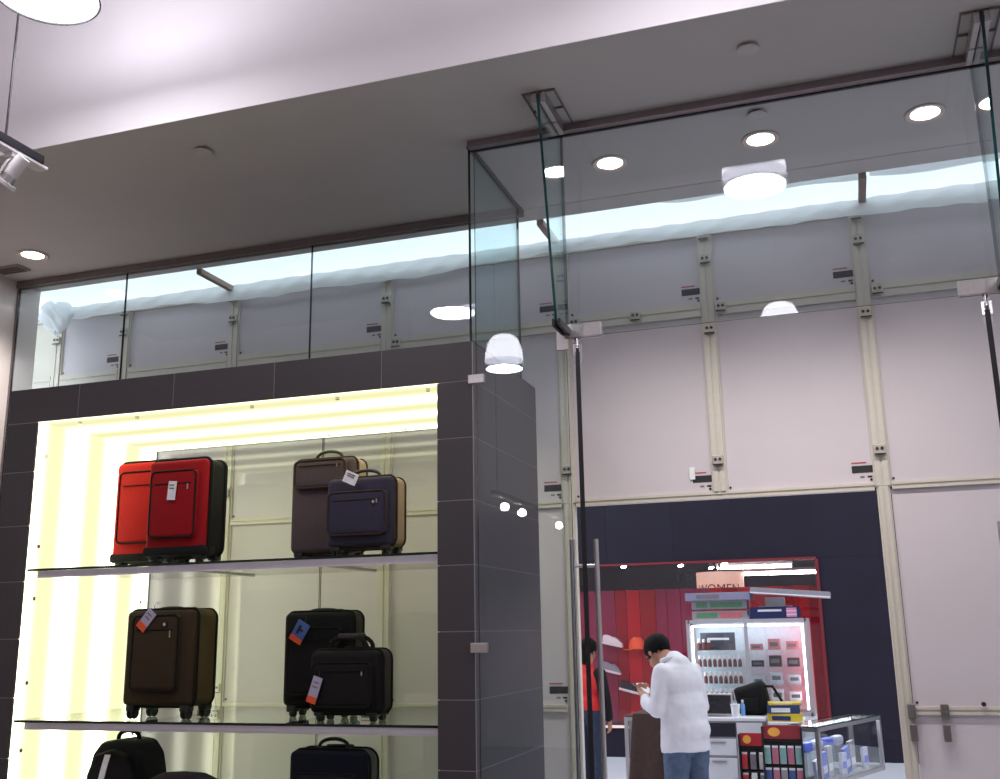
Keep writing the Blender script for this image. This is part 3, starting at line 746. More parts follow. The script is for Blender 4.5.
# shoe shop behind the facade
M_RED1, M_RED2, M_MAR = mat('red_panel', (182, 6, 16), .45, spec=.2, var=.05), mat('red_panel_deep', (150, 3, 12), .45, spec=.2, var=.05), mat('maroon_panel', (140, 36, 66), .4, spec=.2, var=.05)
M_STDARK = mat('store_dark', (136, 138, 156), .6, var=.1)
st = sthing('wall_shoe_shop', 'interior of the red shoe shop behind its window', (-3.4, YF+.3, 0))
bx('store_floor', WX0-1, WX1+1.2, YF+.3, 21, -.02, .02, M_STDARK, st); bx('store_ceiling', WX0-1, WX1+1.2, YF+.3, 21, 2.95, 3.0, mat('store_ceiling', (206, 206, 216), .7), st)
bx('store_back', WX0-1, WX1+1.2, 21, 21.1, 0, 3.35, mat('store_back', (120, 116, 130), .6), st); bx('store_side', WX1+1.2, WX1+1.3, YF+.3, 21, 0, 3.35, M_STDARK, st); bx('store_side', WX0-1.1, WX0-1, YF+.3, 21, 0, 3.35, M_STDARK, st)
rw = sthing('wall_display', 'red slatted display wall carrying single shoes', (-3.4, 14.55, 0))
x = WX0-.2; k = 0
while x < -.42:
    wv = (.22, .16, .19)[k % 3]
    zone = (x+4.1)
    mm = M_MAR if (x < -3.35 and x > -3.9) or (x > -2.75 and x < -1.9) else (M_RED2 if k % 2 else M_RED1)
    b = NB(); box(b, x+.003, min(x+wv, -.4)-.003, 14.50, 14.55-.01*(k % 2), WZ0, 2.17); part('wall_panel', b, mm, rw, world=True)
    x += wv; k += 1
bx('backing', WX0-.2, -.4, 14.552, 14.60, WZ0, 2.16, M_RED2, rw)
dw = sthing('window_4', 'red edged glass shop window across the mall', (-3.4, YF, WZ0))
b = NB(); gpane(b, WX0, WX1, YF+.05, YF+.062, WZ0, WZ1); part('pane', b, [G_RED, EDGE], dw, world=True)
M_REDTRIM = mat('red_trim', (104, 16, 28), .4)
bx('red_frame', WX0, WX1, YF-.01, YF+.045, WZ1-.02, WZ1+.012, M_REDTRIM, dw); bx('red_frame', WX1-.02, WX1+.02, YF-.01, YF+.045, WZ0, WZ1-.02, M_REDTRIM, dw)
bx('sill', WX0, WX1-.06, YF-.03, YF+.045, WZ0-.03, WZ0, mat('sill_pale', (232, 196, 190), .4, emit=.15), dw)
E_FL = emis('fluorescent', (255, 246, 240), 20)
for (x, y, l) in ((-1.32, 15.7, 'left of two bright ceiling tube rows in the shoe shop'), (-.93, 15.5, 'right of two bright ceiling tube rows in the shoe shop')):
    t = thing('tube_light', l, 'ceiling light', (x, y, 2.53 if x < -1 else 2.42), group='tube lights in the shoe shop')
    bx('housing', -.55, .55, -.05, .05, .0, .04, M_WHITE, t, world=False)
    for q in range(3):
        b = NB(); cyl(b, (-.53+.36*q, 0, -.03), (-.19+.36*q, 0, -.03), .02); part('tube', b, E_FL, t)
    for s in (-.5, .5):
        b = NB(); cyl(b, (s, 0, .04), (s, 0, .42 if x < -1 else .53), .006, n=6); part('hanger', b, M_STEEL, t)
for si, (x, y) in enumerate(((-3.2, 15.3), (-2.4, 15.6), (-2.05, 16.4), (-1.75, 15.5), (-1.0, 16.6))):
    t = thing('store_spotlight', 'tiny bright ceiling spotlight inside the shoe shop, %s from the left' % ORD[si], 'ceiling light', (x, y, 2.95), group='spotlights in the shoe shop')
    b = NB(); cyl(b, (0, 0, 0), (0, 0, -.28), .008, n=6); part('stem', b, M_STDARK, t)
    b = NB(); cyl(b, (0, 0, -.28), (.03, -.03, -.4), .03, .045); part('can', b, M_STEEL, t)
    b = NB(); cyl(b, (.03, -.03, -.401), (.031, -.031, -.404), .04); part('lens', b, E_SPOT, t)
def text_mesh(s, size, depth=.01):
    cu = bpy.data.curves.new('txt', 'FONT'); cu.body = s; cu.size = size; cu.extrude = depth; cu.align_x = 'CENTER'
    o = bpy.data.objects.new('txt', cu); COL.objects.link(o)
    dg = bpy.context.evaluated_depsgraph_get(); me = bpy.data.meshes.new_from_object(o.evaluated_get(dg))
    bpy.data.objects.remove(o); bpy.data.curves.remove(cu)
    return me
ds = thing('drum_sign', 'peach glowing drum sign lettered WOMEN in the shoe shop', 'sign', (-1.74, 15.0, 2.11))
b = NB(); lathe(b, [(.33, -.05), (.33, .29)], n=40); part('drum', b, mat('drum_peach', (246, 206, 186), .5, emit=.3, ecol=(255, 206, 180)), ds, smooth=True)
me = text_mesh('WOMEN', .17, .004)
for v in me.vertices:
    a = v.co.x/.34; v.co = Vector((.334*math.sin(a), -.334*math.cos(a)-v.co.z, v.co.y+.0))
me.materials.append(mat('sign_letter', (150, 44, 40), .5)); o = bpy.data.objects.new('lettering', me); COL.objects.link(o); o.parent = ds
b = NB(); cyl(b, (0, 0, .29), (0, 0, .84), .012); part('hanger', b, M_STDARK, ds)
ls = thing('window_lettering', 'black letters YE on the top of the red shop window', 'lettering', (-2.12, YF+.045, 2.24))
me = text_mesh('YE', .22, .003); me.transform(Matrix.Rotation(R(90), 4, 'X')); me.materials.append(M_BLACK)
o = bpy.data.objects.new('letters', me); COL.objects.link(o); o.parent = ls

# shoes on the display wall
def shoe(label, x, z, up, sole, tilt=0, mir=1, y=14.40):
    t = thing('sneaker', label, 'shoe', (x, y, z), 0, 'single shoes on the red wall'); t.rotation_euler = (0, R(tilt), 0)
    prof = [(-.15, .0), (.15, .0), (.155, .03), (-.155, .03)]
    b = NB(); extr(b, [(p[0]*mir, p[1]) for p in prof], 'y', -.045, .045); bmesh.ops.bevel(b, geom=[e for e in b.edges], offset=.01, segments=2, affect='EDGES'); part('sole', b, sole, t, smooth=True)
    b = NB(); extr(b, [(p[0]*mir, p[1]) for p in ((-.145, .028), (.148, .028), (.14, .06), (.06, .085), (.0, .125), (-.05, .11), (-.11, .115), (-.15, .13))], 'y', -.038, .038)
    bmesh.ops.bevel(b, geom=[e for e in b.edges], offset=.014, segments=2, affect='EDGES'); part('upper', b, up, t, smooth=True)
    b = NB()
    for q in range(4): tube(b, [(mir*(.02+.022*q), -.03, .118-.012*q), (mir*(.03+.022*q), .03, .118-.012*q)], .005, 5)
    part('laces', b, M_TAGW, t)
    b = NB(); box(b, -.09, .09, -.05, 14.497-y, -.014, -.002); part('shoe_shelf', b, G_CLEAR, t)
M_SW, M_SG = mat('shoe_white', (240, 226, 222), .5), mat('shoe_grey', (140, 132, 140), .5)
shoe('white and red sneaker, topmost on the red wall', -3.20, 1.42, M_SW, M_SW, 12)
shoe('grey sneaker half hidden by the door handle', -3.24, 1.06, M_SG, M_SW, 14)
shoe('black and white sneaker left of the man in the white shirt', -2.985, .80, M_BLACK, M_SW, 14)
oc = thing('orange_cap', 'bright orange cap on the red wall beside the man\'s head', 'cap', (-2.86, 14.42, 1.37))
b = NB(); lathe(b, [(.11, 0), (.115, .04), (.09, .12), (.05, .16), (.001, .165)], n=24); part('crown', b, mat('orange_cloth', (255, 92, 38), .6), oc, smooth=True)
b = NB(); rbox(b, -.18, -.05, -.07, .07, -.012, .0, .004, 2); part('peak', b, MATS['orange_cloth'], oc)
b = NB(); cyl(b, (0, .11, .05), (0, .078, .05), .008); part('peg', b, M_STEEL, oc)
# ------------------------------------------------------------------ kiosk
def win_frame(b, x0, x1, y0, y1, z0, z1, r):
    for xx in (x0, x1):
        for yy in (y0, y1): box(b, xx-r, xx+r, yy-r, yy+r, z0, z1)
    for zz in (z0+r, z1-r):
        for yy in (y0, y1): box(b, x0, x1, yy-r, yy+r, zz-r, zz+r)
        for xx in (x0, x1): box(b, xx-r, xx+r, y0, y1, zz-r, zz+r)
M_KW = mat('kiosk_white', (226, 224, 230), .4, var=.02)
M_KG = mat('kiosk_grey', (176, 172, 178), .45, var=.03)
E_LED = emis('led_strip', (240, 246, 255), 5.5)
TX0, TX1, TY0, TY1 = -1.40, -.37, 9.30, 9.72
kt = thing('display_tower', 'white lit glass display tower of the mall kiosk', 'display case', ((TX0+TX1)/2, 9.5, 0))
bx('base', TX0, TX1, TY0, TY1, 0, .90, M_KW, kt, bevel=.004)
b = NB(); win_frame(b, TX0+.015, TX1-.015, TY0+.015, TY1-.015, .90, 1.70, .015); part('frame', b, M_KG, kt, world=True)
bx('mullion', -.905, -.875, TY0, TY0+.03, .93, 1.67, M_KG, kt)
bx('back_panel', TX0+.03, TX1-.03, TY1-.02, TY1-.005, .93, 1.67, mat('kiosk_back', (214, 226, 236), .5), kt)
for z in (1.02, 1.16, 1.30, 1.44): bx('glass_shelf', TX0+.03, TX1-.03, TY0+.05, TY1-.03, z-.008, z, G_CLEAR, kt)
b = NB(); gpane(b, TX0+.03, -.905, TY0+.002, TY0+.008, .93, 1.67); part('door_pane', b, [G_CLEAR, EDGE_G], kt, world=True)
b = NB(); gpane(b, -.875, TX1-.03, TY0+.002, TY0+.008, .93, 1.67); part('door_pane', b, [G_CLEAR, EDGE_G], kt, world=True)
for x in (TX0+.045, TX1-.05): bx('led_strip', x-.008, x+.008, TY0+.035, TY0+.05, .95, 1.65, E_LED, kt)
bx('led_strip', TX0+.05, TX1-.05, TY0+.05, TY0+.065, 1.64, 1.655, E_LED, kt); bx('led_strip', TX0+.05, TX1-.05, TY0+.25, TY0+.27, 1.64, 1.655, E_LED, kt)
bx('red_side_strip', TX1-.028, TX1-.02, TY0+.05, TY1-.05, .95, 1.66, mat('red_light', (240, 40, 60), .4, emit=.8), kt)
M_BOT, M_CAPW = mat('bottle_brown', (110, 48, 42), .3, var=.3, scale=12), mat('bottle_cap', (232, 222, 222), .4)
bme = NB(); lathe(bme, [(.013, 0), (.016, .005), (.016, .05), (.009, .06), (.009, .066)], n=12)
b0 = part('bottle', bme, M_BOT, None, smooth=True); bc = NB(); lathe(bc, [(.014, .066), (.014, .09), (.008, .097)], n=12); c0 = part('cap', bc, M_CAPW, b0, smooth=True)
first = True
for z in (1.02, 1.16, 1.30, 1.44):
    for q in range(9):
        px, py = TX0+.09+.043*q, TY0+.10
        if z == 1.44 and q > 2: continue
        if first: o, c = b0, c0; first = False
        else:
            o = b0.copy(); COL.objects.link(o); c = c0.copy(); COL.objects.link(c); c.parent = o
        o.location = (px, py, z)
        tag(o, 'small white-capped brown bottle, %s from the left on the %s shelf of the lit tower' % (ORD[q], {1.44: 'top', 1.3: 'second', 1.16: 'third', 1.02: 'lowest'}[z]), 'bottle', 'brown bottles in the kiosk tower')
bi = 0
for z in (1.02, 1.16, 1.30, 1.44):
    for q in range(3):
        x = -.82+.15*q
        m = [mat('box_w', (240, 242, 246), .4), mat('box_c', (196, 210, 222), .4), mat('box_k', (58, 56, 66), .5), mat('box_p', (206, 130, 140), .5)][(bi*7+q) % 4]
        hh_ = (.05, .07, .09)[(bi+q) % 3]
        o = thing('boxed_accessory', 'small %s box, %s of three on the %s right-hand shelf of the lit tower' % (m.name.replace('box_w', 'white').replace('box_c', 'pale blue').replace('box_k', 'dark').replace('box_p', 'pink'), ORD[q], {1.44: 'top', 1.3: 'second', 1.16: 'third', 1.02: 'lowest'}[z]), 'box', (x, TY0+.16, z), 0, 'boxes in the kiosk tower')
        bx('carton', -.05, .05, -.05, .05, 0, hh_, m, o, world=False); bx('carton_band', -.035, .035, -.0515, -.05, hh_*.3, hh_*.7, M_STICKG, o, world=False); bi += 1
pc = thing('placard', 'dark grey placard inside the lit kiosk tower', 'sign', (-1.15, TY0+.14, 1.44))
bx('board', -.15, .15, 0, .012, 0, .15, mat('placard_grey', (82, 84, 96), .5), pc, world=False)
bx('print_line', -.09, .10, -.002, 0, .085, .105, M_TAGW, pc, world=False); bx('print_line', -.11, -.03, -.002, 0, .03, .036, M_STICKG, pc, world=False)
# things stacked on the tower
M_GRN, M_PNK, M_BLU = mat('print_green', (92, 140, 104), .5), mat('print_pink', (206, 112, 116), .5), mat('print_blue', (36, 42, 92), .5)
for k, z in enumerate((1.70, 1.79)):
    o = thing('flat_carton', ('lower' if k == 0 else 'upper')+' long printed carton lying on the kiosk tower', 'box', (-1.11, 9.48, z), 0, 'long cartons on the kiosk tower')
    bx('carton', -.24, .24, -.12, .12, 0, .075, mat('carton_grey', (150, 146, 152), .5), o, world=False, bevel=.003)
    bx('printed_band', -.20, -.02 if k == 0 else -.1, -.1215, -.12, .015, .06, M_GRN, o, world=False); bx('printed_band', .0 if k == 0 else -.08, .2, -.1215, -.12, .015, .06, M_PNK if k == 0 else M_GRN, o, world=False)
o = thing('flat_carton', 'grey sign board with dim print laid on the two long cartons', 'board', (-1.09, 9.44, 1.866), R(-2))
bx('board', -.30, .26, -.15, .12, 0, .065, mat('board_lilac', (138, 136, 162), .5), o, world=False, bevel=.003); bx('printed_band', -.2, .0, -.152, -.15, .015, .05, M_STICKG, o, world=False)
o = thing('product_box', 'dark blue box with a pink and white square on the kiosk tower', 'box', (-.64, 9.44, 1.70))
bx('carton', -.21, .21, -.10, .10, 0, .10, M_BLU, o, world=False, bevel=.003); bx('label_square', .10, .185, -.1015, -.10, .012, .09, mat('label_pink', (236, 150, 190), .5), o, world=False)
for q in (0, 1): bx('label_stripe', .10, .185, -.103, -.1016, .028+.03*q, .036+.03*q, M_TAGW, o, world=False)
bx('print_line', -.14, .06, -.1015, -.10, .06, .078, M_TAGW, o, world=False)
o = thing('white_stand', 'white block stand holding the tilted canopy board on the tower', 'stand', (-.62, 9.52, 1.80))
bx('pillar', -.10, .06, -.05, .1, 0, .085, M_KW, o, world=False, bevel=.003); bx('foot', -.16, .12, -.06, .12, 0, .01, M_KW, o, world=False)
o = thing('canopy_board', 'grey tilted canopy board jutting out at the right of the tower', 'board', (-.50, 9.42, 1.89)); o.rotation_euler = (0, R(5), 0)
bx('board', -.33, .33, -.16, .2, 0, .05, mat('board_grey', (150, 146, 156), .4), o, world=False, bevel=.003); bx('edge_strip', -.33, .33, -.164, -.16, .0, .012, M_TAGW, o, world=False)

# showcases
def showcase(name, label, loc, rot, w, d, h, z0, plinth):
    t = thing(name, label, 'display case', loc, R(rot))
    b = NB(); win_frame(b, .012, w-.012, .012, d-.012, z0, z0+h, .014); part('frame', b, M_STEEL, t)
    for a in ((.02, w-.02, .004, .008), (.02, w-.02, d-.008, d-.004)):
        b = NB(); gpane(b, *a, z0+.028, z0+h-.028); part('side_pane', b, [G_CLEAR, EDGE_G], t)
    for a in ((.004, .008), (w-.008, w-.004)):
        b = NB(); gpane(b, *a, .02, d-.02, z0+.028, z0+h-.028); part('side_pane', b, [G_CLEAR, EDGE_G], t)
    b = NB(); gpane(b, 0, w, 0, d, z0+h, z0+h+.008); part('top_pane', b, [G_CLEAR, EDGE_G], t)
    b = NB(); box(b, .01, w-.01, .01, d-.01, z0, z0+.012); part('deck', b, M_KG, t)
    b = NB(); box(b, *plinth, 0, z0); part('plinth', b, M_KG, t)
    return t
ang = math.degrees(math.atan2(8.93-7.79, .139+.299))
sc1 = showcase('showcase', 'angled glass showcase with bright goods at the right of the kiosk', (-.30, 7.79, 0), ang, 1.20, .25, .40, .54, (.05, .6, .04, .21))
M_GB, M_GC = mat('goods_blue', (96, 112, 214), .35, var=.3), mat('goods_pale', (206, 204, 224), .35, var=.2)
ca, sa = math.cos(R(ang)), math.sin(R(ang))
def incase(u, v, z): return (-.30+ca*u-sa*v, 7.79+sa*u+ca*v, z)
E_L2 = emis('case_led', (240, 246, 255), 5)
b = NB(); box(b, .05, 1.15, .215, .23, .905, .925); part('led_strip', b, E_L2, sc1)
for k in range(7):
    o = thing('goods_packet', '%s packet leaning inside the angled glass showcase, %s from its near end' % (('pale', 'blue', 'grey')[k % 3], ORD[k]), 'packet', incase(.12+.145*k, .07+.02*(k % 3), .552), R(ang), 'packets in the glass showcase')
    M_ = Matrix.Rotation(R(-12+5*(k % 4)), 4, 'Y')
    b = NB(); box(b, -.045, .045, -.012, .012, .02, .17+.03*(k % 3)); bmesh.ops.transform(b, matrix=M_, verts=b.verts[:]); part('packet', b, (M_GC, M_GB, M_KG)[k % 3], o)
    b = NB(); box(b, -.035, .035, -.014, -.012, .06, .11); bmesh.ops.transform(b, matrix=M_, verts=b.verts[:]); part('packet_print', b, (M_GB, M_GC, M_TAGW)[k % 3], o)
for k in range(4):
    o = thing('goods_bundle', '%s wrapped bundle on a clear riser in the showcase, %s from its near end' % (('blue', 'pale')[k % 2], ORD[k]), 'packet', incase(.18+.19*k, .185, .552), R(ang), 'blue bundles in the glass showcase')
    bx('riser', -.05, .05, -.04, .04, 0, .20, G_CLEAR, o, world=False)
    b = NB(); rbox(b, -.07, .07, -.035, .035, .20, .27, .02, 2); part('bundle', b, M_GB if k % 2 == 0 else M_GC, o, smooth=True)
sc2 = showcase('showcase', 'left glass showcase with a brown cloth thrown over it', (-1.80, 8.43, 0), 6, .52, .45, .95, 0.0, (.05, .47, .05, .4))
clo = thing('brown_cloth', 'dark brown cloth draped over the left glass showcase', 'cloth', (-1.62, 8.40, 0))
b = NB()
def cloth(u, v):
    x = -.11+.42*u
    if v < .25: return (x, .06+.34*(1-v/.25)*1., .972+.006*math.sin(u*20))
    k = (v-.25)/.75
    return (x*(1+.25*k)-.05*k, .045-.05*math.sin(k*2)*(1)-.02*math.sin(u*17+k*2)*k-.02, .972-.96*k)
grid(b, 36, 28, cloth); o = part('drape', b, mat('brown_cloth', (66, 46, 42), .9, var=.15, scale=20), clo, smooth=True)
sm = o.modifiers.new('thick', 'SOLIDIFY'); sm.thickness = .006; sm.offset = 1

# counter with till, cup, bag
kc = thing('kiosk_counter', 'white kiosk counter with drawers behind the man in white', 'counter', (-1.02, 8.5, 0))
bx('carcass', -1.22, -.72, 8.40, 8.85, 0, .93, M_KG, kc); bx('worktop', -1.24, -.70, 8.38, 8.88, .93, .955, M_KW, kc, bevel=.004)
for z0, z1 in ((.06, .40), (.42, .66), (.68, .80)):
    d_ = bx('drawer_front', -1.20, -.93, 8.384, 8.40, z0, z1, M_KW, kc, bevel=.003); bx('drawer_pull', -1.12, -1.01, 8.372, 8.384, z1-.03, z1-.02, M_STEEL, d_)
bx('side_panel', -.92, -.73, 8.384, 8.40, .02, .92, M_KW, kc)
bx('open_shelf', -1.20, -.93, 8.388, 8.40, .815, .915, M_DARK, kc)
lp = thing('tablet_till', 'dark screened silver till standing on the kiosk counter', 'screen', (-1.07, 8.50, .960)); lp.rotation_euler = (R(-12), 0, 0)
b = NB(); rbox(b, -.17, .12, -.01, .01, .0, .17, .006, 2); part('bezel', b, M_STEEL, lp); bx('screen', -.155, .105, -.012, -.0105, .015, .155, mat('screen_black', (30, 28, 34), .2), lp, world=False)
bx('foot', -.10, .06, -.01, .1, .0, .008, M_STEEL, lp, world=False)
cp = thing('paper_cup', 'white paper cup on the kiosk counter', 'cup', (-.925, 8.43, .955))
b = NB(); lathe(b, [(.026, 0), (.036, .095), (.038, .097), (.034, .095), (.025, .006), (.001, .006)], n=20); part('cup_wall', b, M_TAGW, cp, smooth=True); b = NB(); tube(b, [(.037*math.cos(a*PI/9), .037*math.sin(a*PI/9), .097) for a in range(18)], .002, 5, True); part('rim', b, M_TAGW, cp)
for k, (dx, m) in enumerate(((-1.0, M_BLU), (-.965, M_TAGW), (-.885, mat('b_sky', (110, 160, 220), .3)))):
    o = thing('small_bottle', ('blue', 'white', 'sky blue')[k]+' small bottle between till and paper cup', 'bottle', (dx, 8.60, .955), 0, 'small bottles on the counter')
    b = NB(); lathe(b, [(.016, 0), (.018, .01), (.018, .08), (.008, .1)], n=14); part('flask', b, m, o, smooth=True); b = NB(); lathe(b, [(.01, .1), (.01, .12)], n=12); part('cap', b, M_CAPW, o)
bg = thing('black_bag', 'black soft bag slumped on the counter beside the paper cup', 'bag', (-.81, 8.70, .955))
b = NB(); rbox(b, -.13, .12, -.09, .1, 0, .24, .05, 4)
for v in b.verts: v.co.x += .02*math.sin(v.co.z*20); v.co.z *= 1+.12*math.sin(v.co.x*14)
part('body', b, F_BLK, bg, smooth=True); b = NB(); tube(b, [(.08, -.05, .22), (.16, -.07, .22), (.22, -.08, .12), (.25, -.09, .02)], .012, 6); part('strap', b, F_BLK, bg, smooth=True); b = NB(); rbox(b, -.08, .05, -.105, -.08, .04, .13, .012, 2); part('pocket', b, F_BLK, bg, smooth=True)
lc = thing('side_counter', 'low white counter block behind the phone case racks', 'counter', (-.56, 8.6, 0))
bx('carcass', -.68, -.44, 8.40, 8.85, 0, .90, M_KG, lc); bx('worktop', -.685, -.43, 8.38, 8.87, .90, .925, M_KW, lc, bevel=.003)
for k, (m, x, z) in enumerate(((mat('pk_yellow', (214, 186, 52), .5), -.55, .925), (mat('pk_navy', (44, 62, 110), .5), -.56, .985), (MATS['pk_yellow'], -.55, 1.045))):
    o = thing('packet_stack', ('yellow packet at the bottom', 'navy packet in the middle', 'yellow packet on top')[k]+' of the small stack on the side counter', 'packet', (x, 8.52, z), R(8*k-6), 'packets stacked on the side counter')
    bx('packet', -.13, .11, -.07, .07, 0, .058 if k < 2 else .02, m, o, world=False, bevel=.003); bx('packet_print', -.1, .04, -.0715, -.07, .008, .015 if k == 2 else .04, M_TAGW if k else M_BLU, o, world=False)
# racks of phone cases
def rack(name, label, loc, w, h, rows, cols, mtop, cols_m, grp, clab):
    t = thing(name, label, 'rack', loc)
    bx('back_board', 0, w, .05, .06, 0, h, M_BLACK, t, world=False)
    for x in (-.006, w-.006): bx('side_rail', x, x+.012, .0, .06, 0, h, M_BLACK, t, world=False)
    bx('foot', 0, w, -.08, .06, 0, .012, M_BLACK, t, world=False)
    for r in range(rows): bx('row_bar', 0, w, .035, .05, h-.10-(r+1)*.145+.122, h-.10-(r+1)*.145+.13, M_BLACK, t, world=False)
    hdp = bx('header_card', 0.005, w-.005, .02, .03, h-.08, h+.01, mtop, t, world=False)
    b = NB(); lathe(b, [(.0, 0), (1, 0), (1, .1), (0, .1)], n=20, caps=False)
    bmesh.ops.transform(b, matrix=Matrix.Translation((w*.3, .019, h-.035)) @ Matrix.Rotation(R(90), 4, 'X') @ Matrix.Diagonal((w*.16, .03, .02, 1)), verts=b.verts[:]); part('header_print', b, mat('header_orange', (240, 170, 70), .5), hdp)
    for r in range(rows):
        for c in range(cols):
            o = thing('phone_case', clab % (ORD[c], ROW[r]), 'phone case', (loc[0]+w*(c+.5)/cols, loc[1]+.02, h-.10-(r+1)*.145), 0, grp)
            b = NB(); rbox(b, -.022, .022, -.006, .006, 0, .105, .005, 2); part('case_shell', b, cols_m[(r*5+c*3+r*c) % len(cols_m)], o, smooth=True)
            b = NB(); rbox(b, -.02, .02, .007, .009, .095, .12, .0008, 1); part('hang_card', b, M_TAGW, o)
PM = [mat('pc_red', (190, 50, 56), .35), mat('pc_clear', (186, 176, 178), .25), mat('pc_pink', (214, 140, 150), .35), mat('pc_grey', (120, 112, 118), .35), mat('pc_white', (226, 222, 224), .35)]
PK = [mat('pk_teal', (120, 160, 156), .3), mat('pk_grey', (140, 134, 140), .3), mat('pk_dark', (52, 48, 58), .3), mat('pk_pink', (170, 100, 120), .3), mat('pk_lime', (150, 166, 70), .3), mat('pk_blue', (60, 80, 130), .3)]
rack('case_rack', 'narrow rack of red and pale phone cases with red header', (-.89, 8.20, 0), .19, .85, 5, 3, mat('header_red', (176, 34, 44), .5), PM, 'phone cases on the narrow rack', 'phone case hanging %s from the left in the %s row of the narrow rack')
rack('case_rack', 'wide black rack of dark phone cases with red and orange header', (-.67, 7.66, 0), .26, .955, 6, 5, mat('header_dark', (142, 40, 48), .5), PK, 'phone cases on the wide rack', 'phone case hanging %s from the left in the %s row of the wide rack')

# ------------------------------------------------------------------ people
def capsule(bm, p0, p1, r0, r1, sq=(1, 1, 1)):
    p0, p1 = Vector(p0), Vector(p1)
    cyl(bm, p0, p1, r0, r1, 16)
    ell(bm, p0, (r0, r0, r0), u=16, v=10); ell(bm, p1, (r1, r1, r1), u=16, v=10)
def chain(bm, pts):
    for a, c in zip(pts, pts[1:]): capsule(bm, a[0], c[0], a[1], c[1])
def fuse(name, bm, m, parent, voxel=.012, smooth=8, disp=0.):
    """weld overlapping volumes into one continuous skin"""
    me = bpy.data.meshes.new(name); bm.to_mesh(me); bm.free()
    o = bpy.data.objects.new(name, me); COL.objects.link(o)
    md = o.modifiers.new('r', 'REMESH'); md.mode = 'VOXEL'; md.voxel_size = voxel
    s = o.modifiers.new('s', 'SMOOTH'); s.iterations = smooth; s.factor = .5
    if disp:
        tx = bpy.data.textures.new('folds', 'CLOUDS'); tx.noise_scale = .14
        d = o.modifiers.new('d', 'DISPLACE'); d.texture = tx; d.strength = disp; d.mid_level = .5; d.texture_coords = 'LOCAL'
    dg = bpy.context.evaluated_depsgraph_get(); ne = bpy.data.meshes.new_from_object(o.evaluated_get(dg))
    o.modifiers.clear(); o.data = ne; bpy.data.meshes.remove(me)
    ne.materials.clear(); ne.materials.append(m)
    for p in ne.polygons: p.use_smooth = True
    o.parent = parent
    return o
M_SKIN = mat('skin', (168, 118, 92), .55, var=.06, scale=20)
M_HAIR = mat('hair_black', (10, 8, 10), .75, var=.2, scale=80, bump=.4, spec=.15)
M_SHIRT = mat('shirt_white', (214, 210, 216), .8, var=.03, scale=14, bump=.1)
M_JEAN = mat('denim', (74, 88, 112), .85, var=.25, scale=22, bump=.2)
M_JEAN2 = mat('denim_dark', (38, 44, 66), .85, var=.25, scale=22, bump=.2)
M_SHOE = mat('shoe_dark', (40, 36, 36), .5)

def hand(b, w, d, up, grip=.5, side=1, s=1.):
    """palm, four curled fingers and a thumb leaving the side of the palm"""
    w, d, up = Vector(w), Vector(d).normalized(), Vector(up).normalized()
    sd = d.cross(up).normalized()
    pc_ = w+d*.045*s
    R3 = Matrix((sd, d, up)).transposed()
    ell(b, pc_, (.040*s, .05*s, .018*s), R3)
    for k, (off, L) in enumerate(((-.030, .066), (-.010, .076), (.010, .071), (.029, .056))):
        k0 = w+d*.085*s+sd*off*s
        k1 = k0+(d*math.cos(grip*.6)+up*math.sin(grip*.6))*L*.5*s
        k2 = k1+(d*math.cos(grip*1.9)+up*math.sin(grip*1.9))*L*.32*s
        k3 = k2+(d*math.cos(grip*3.0)+up*math.sin(grip*3.0))*L*.25*s
        chain(b, [(k0, .0095*s), (k1, .009*s), (k2, .0082*s), (k3, .0072*s)])
    th0 = w+d*.022*s+sd*.034*s*side
    th1 = th0+(d*.6+sd*.55*side+up*.5).normalized()*.036*s
    th2 = th1+(d*.85+up*.5).normalized()*.03*s
    chain(b, [(th0, .013*s), (th1, .0105*s), (th2, .0085*s)])

def head_parts(b, c, Rm, s=1.):
    """skull, jaw, nose, lips, ears; local +y forward, +z up"""
    def P(x, y, z): return Vector(c)+Rm @ (Vector((x, y, z))*s)
    ell(b, P(0, -.012, .030), (.076*s, .095*s, .088*s), Rm); ell(b, P(0, .022, -.035), (.060*s, .068*s, .075*s), Rm)
    ell(b, P(0, .052, -.090), (.028*s, .026*s, .024*s), Rm)
    chain(b, [(P(0, .086, .012), .010*s), (P(0, .104, -.026), .013*s)])
    ell(b, P(0, .084, -.058), (.024*s, .012*s, .012*s), Rm)
    for sx in (-1, 1):
        ell(b, P(sx*.077, -.010, -.008), (.010*s, .020*s, .032*s), Rm)
        ell(b, P(sx*.033, .077, .026), (.020*s, .012*s, .008*s), Rm)
    return P
def hair_cap(t, c, Rm, s=1., longer=0.):
    b = NB(); ell(b, Vector((0, -.014, .034)), (.086, .108, .098), None, 36, 24)
    if longer: ell(b, Vector((0, -.06, -.06)), (.075, .05, .12), None, 24, 16)
    for v in list(b.verts):
        x, y, z = v.co
        n = 1+.03*math.sin(x*90)*math.cos(y*70)
        v.co *= n
    bmesh.ops.delete(b, geom=[v for v in b.verts if (v.co.y > .045 and v.co.z < .075+.3*(v.co.y-.09)) or (v.co.z < -.035 and v.co.y > -.07+(-.02 if longer else 0)) or (v.co.z < -.06 and not longer)], context='VERTS')
    bmesh.ops.transform(b, matrix=Matrix.Translation(c) @ Rm.to_4x4() @ Matrix.Diagonal((s, s, s, 1)), verts=b.verts[:])
    o = part('hair', b, M_HAIR, t, smooth=True)
    sm = o.modifiers.new('thick', 'SOLIDIFY'); sm.thickness = .012; sm.offset = -.5
    return o
def eyes(t, P, body):
    for sx in (-1, 1):
        b = NB(); ell(b, P(sx*.032, .080, .012), (.011, .006, .006)); part('eye', b, mat('eye', (60, 46, 40), .2), t, smooth=True)

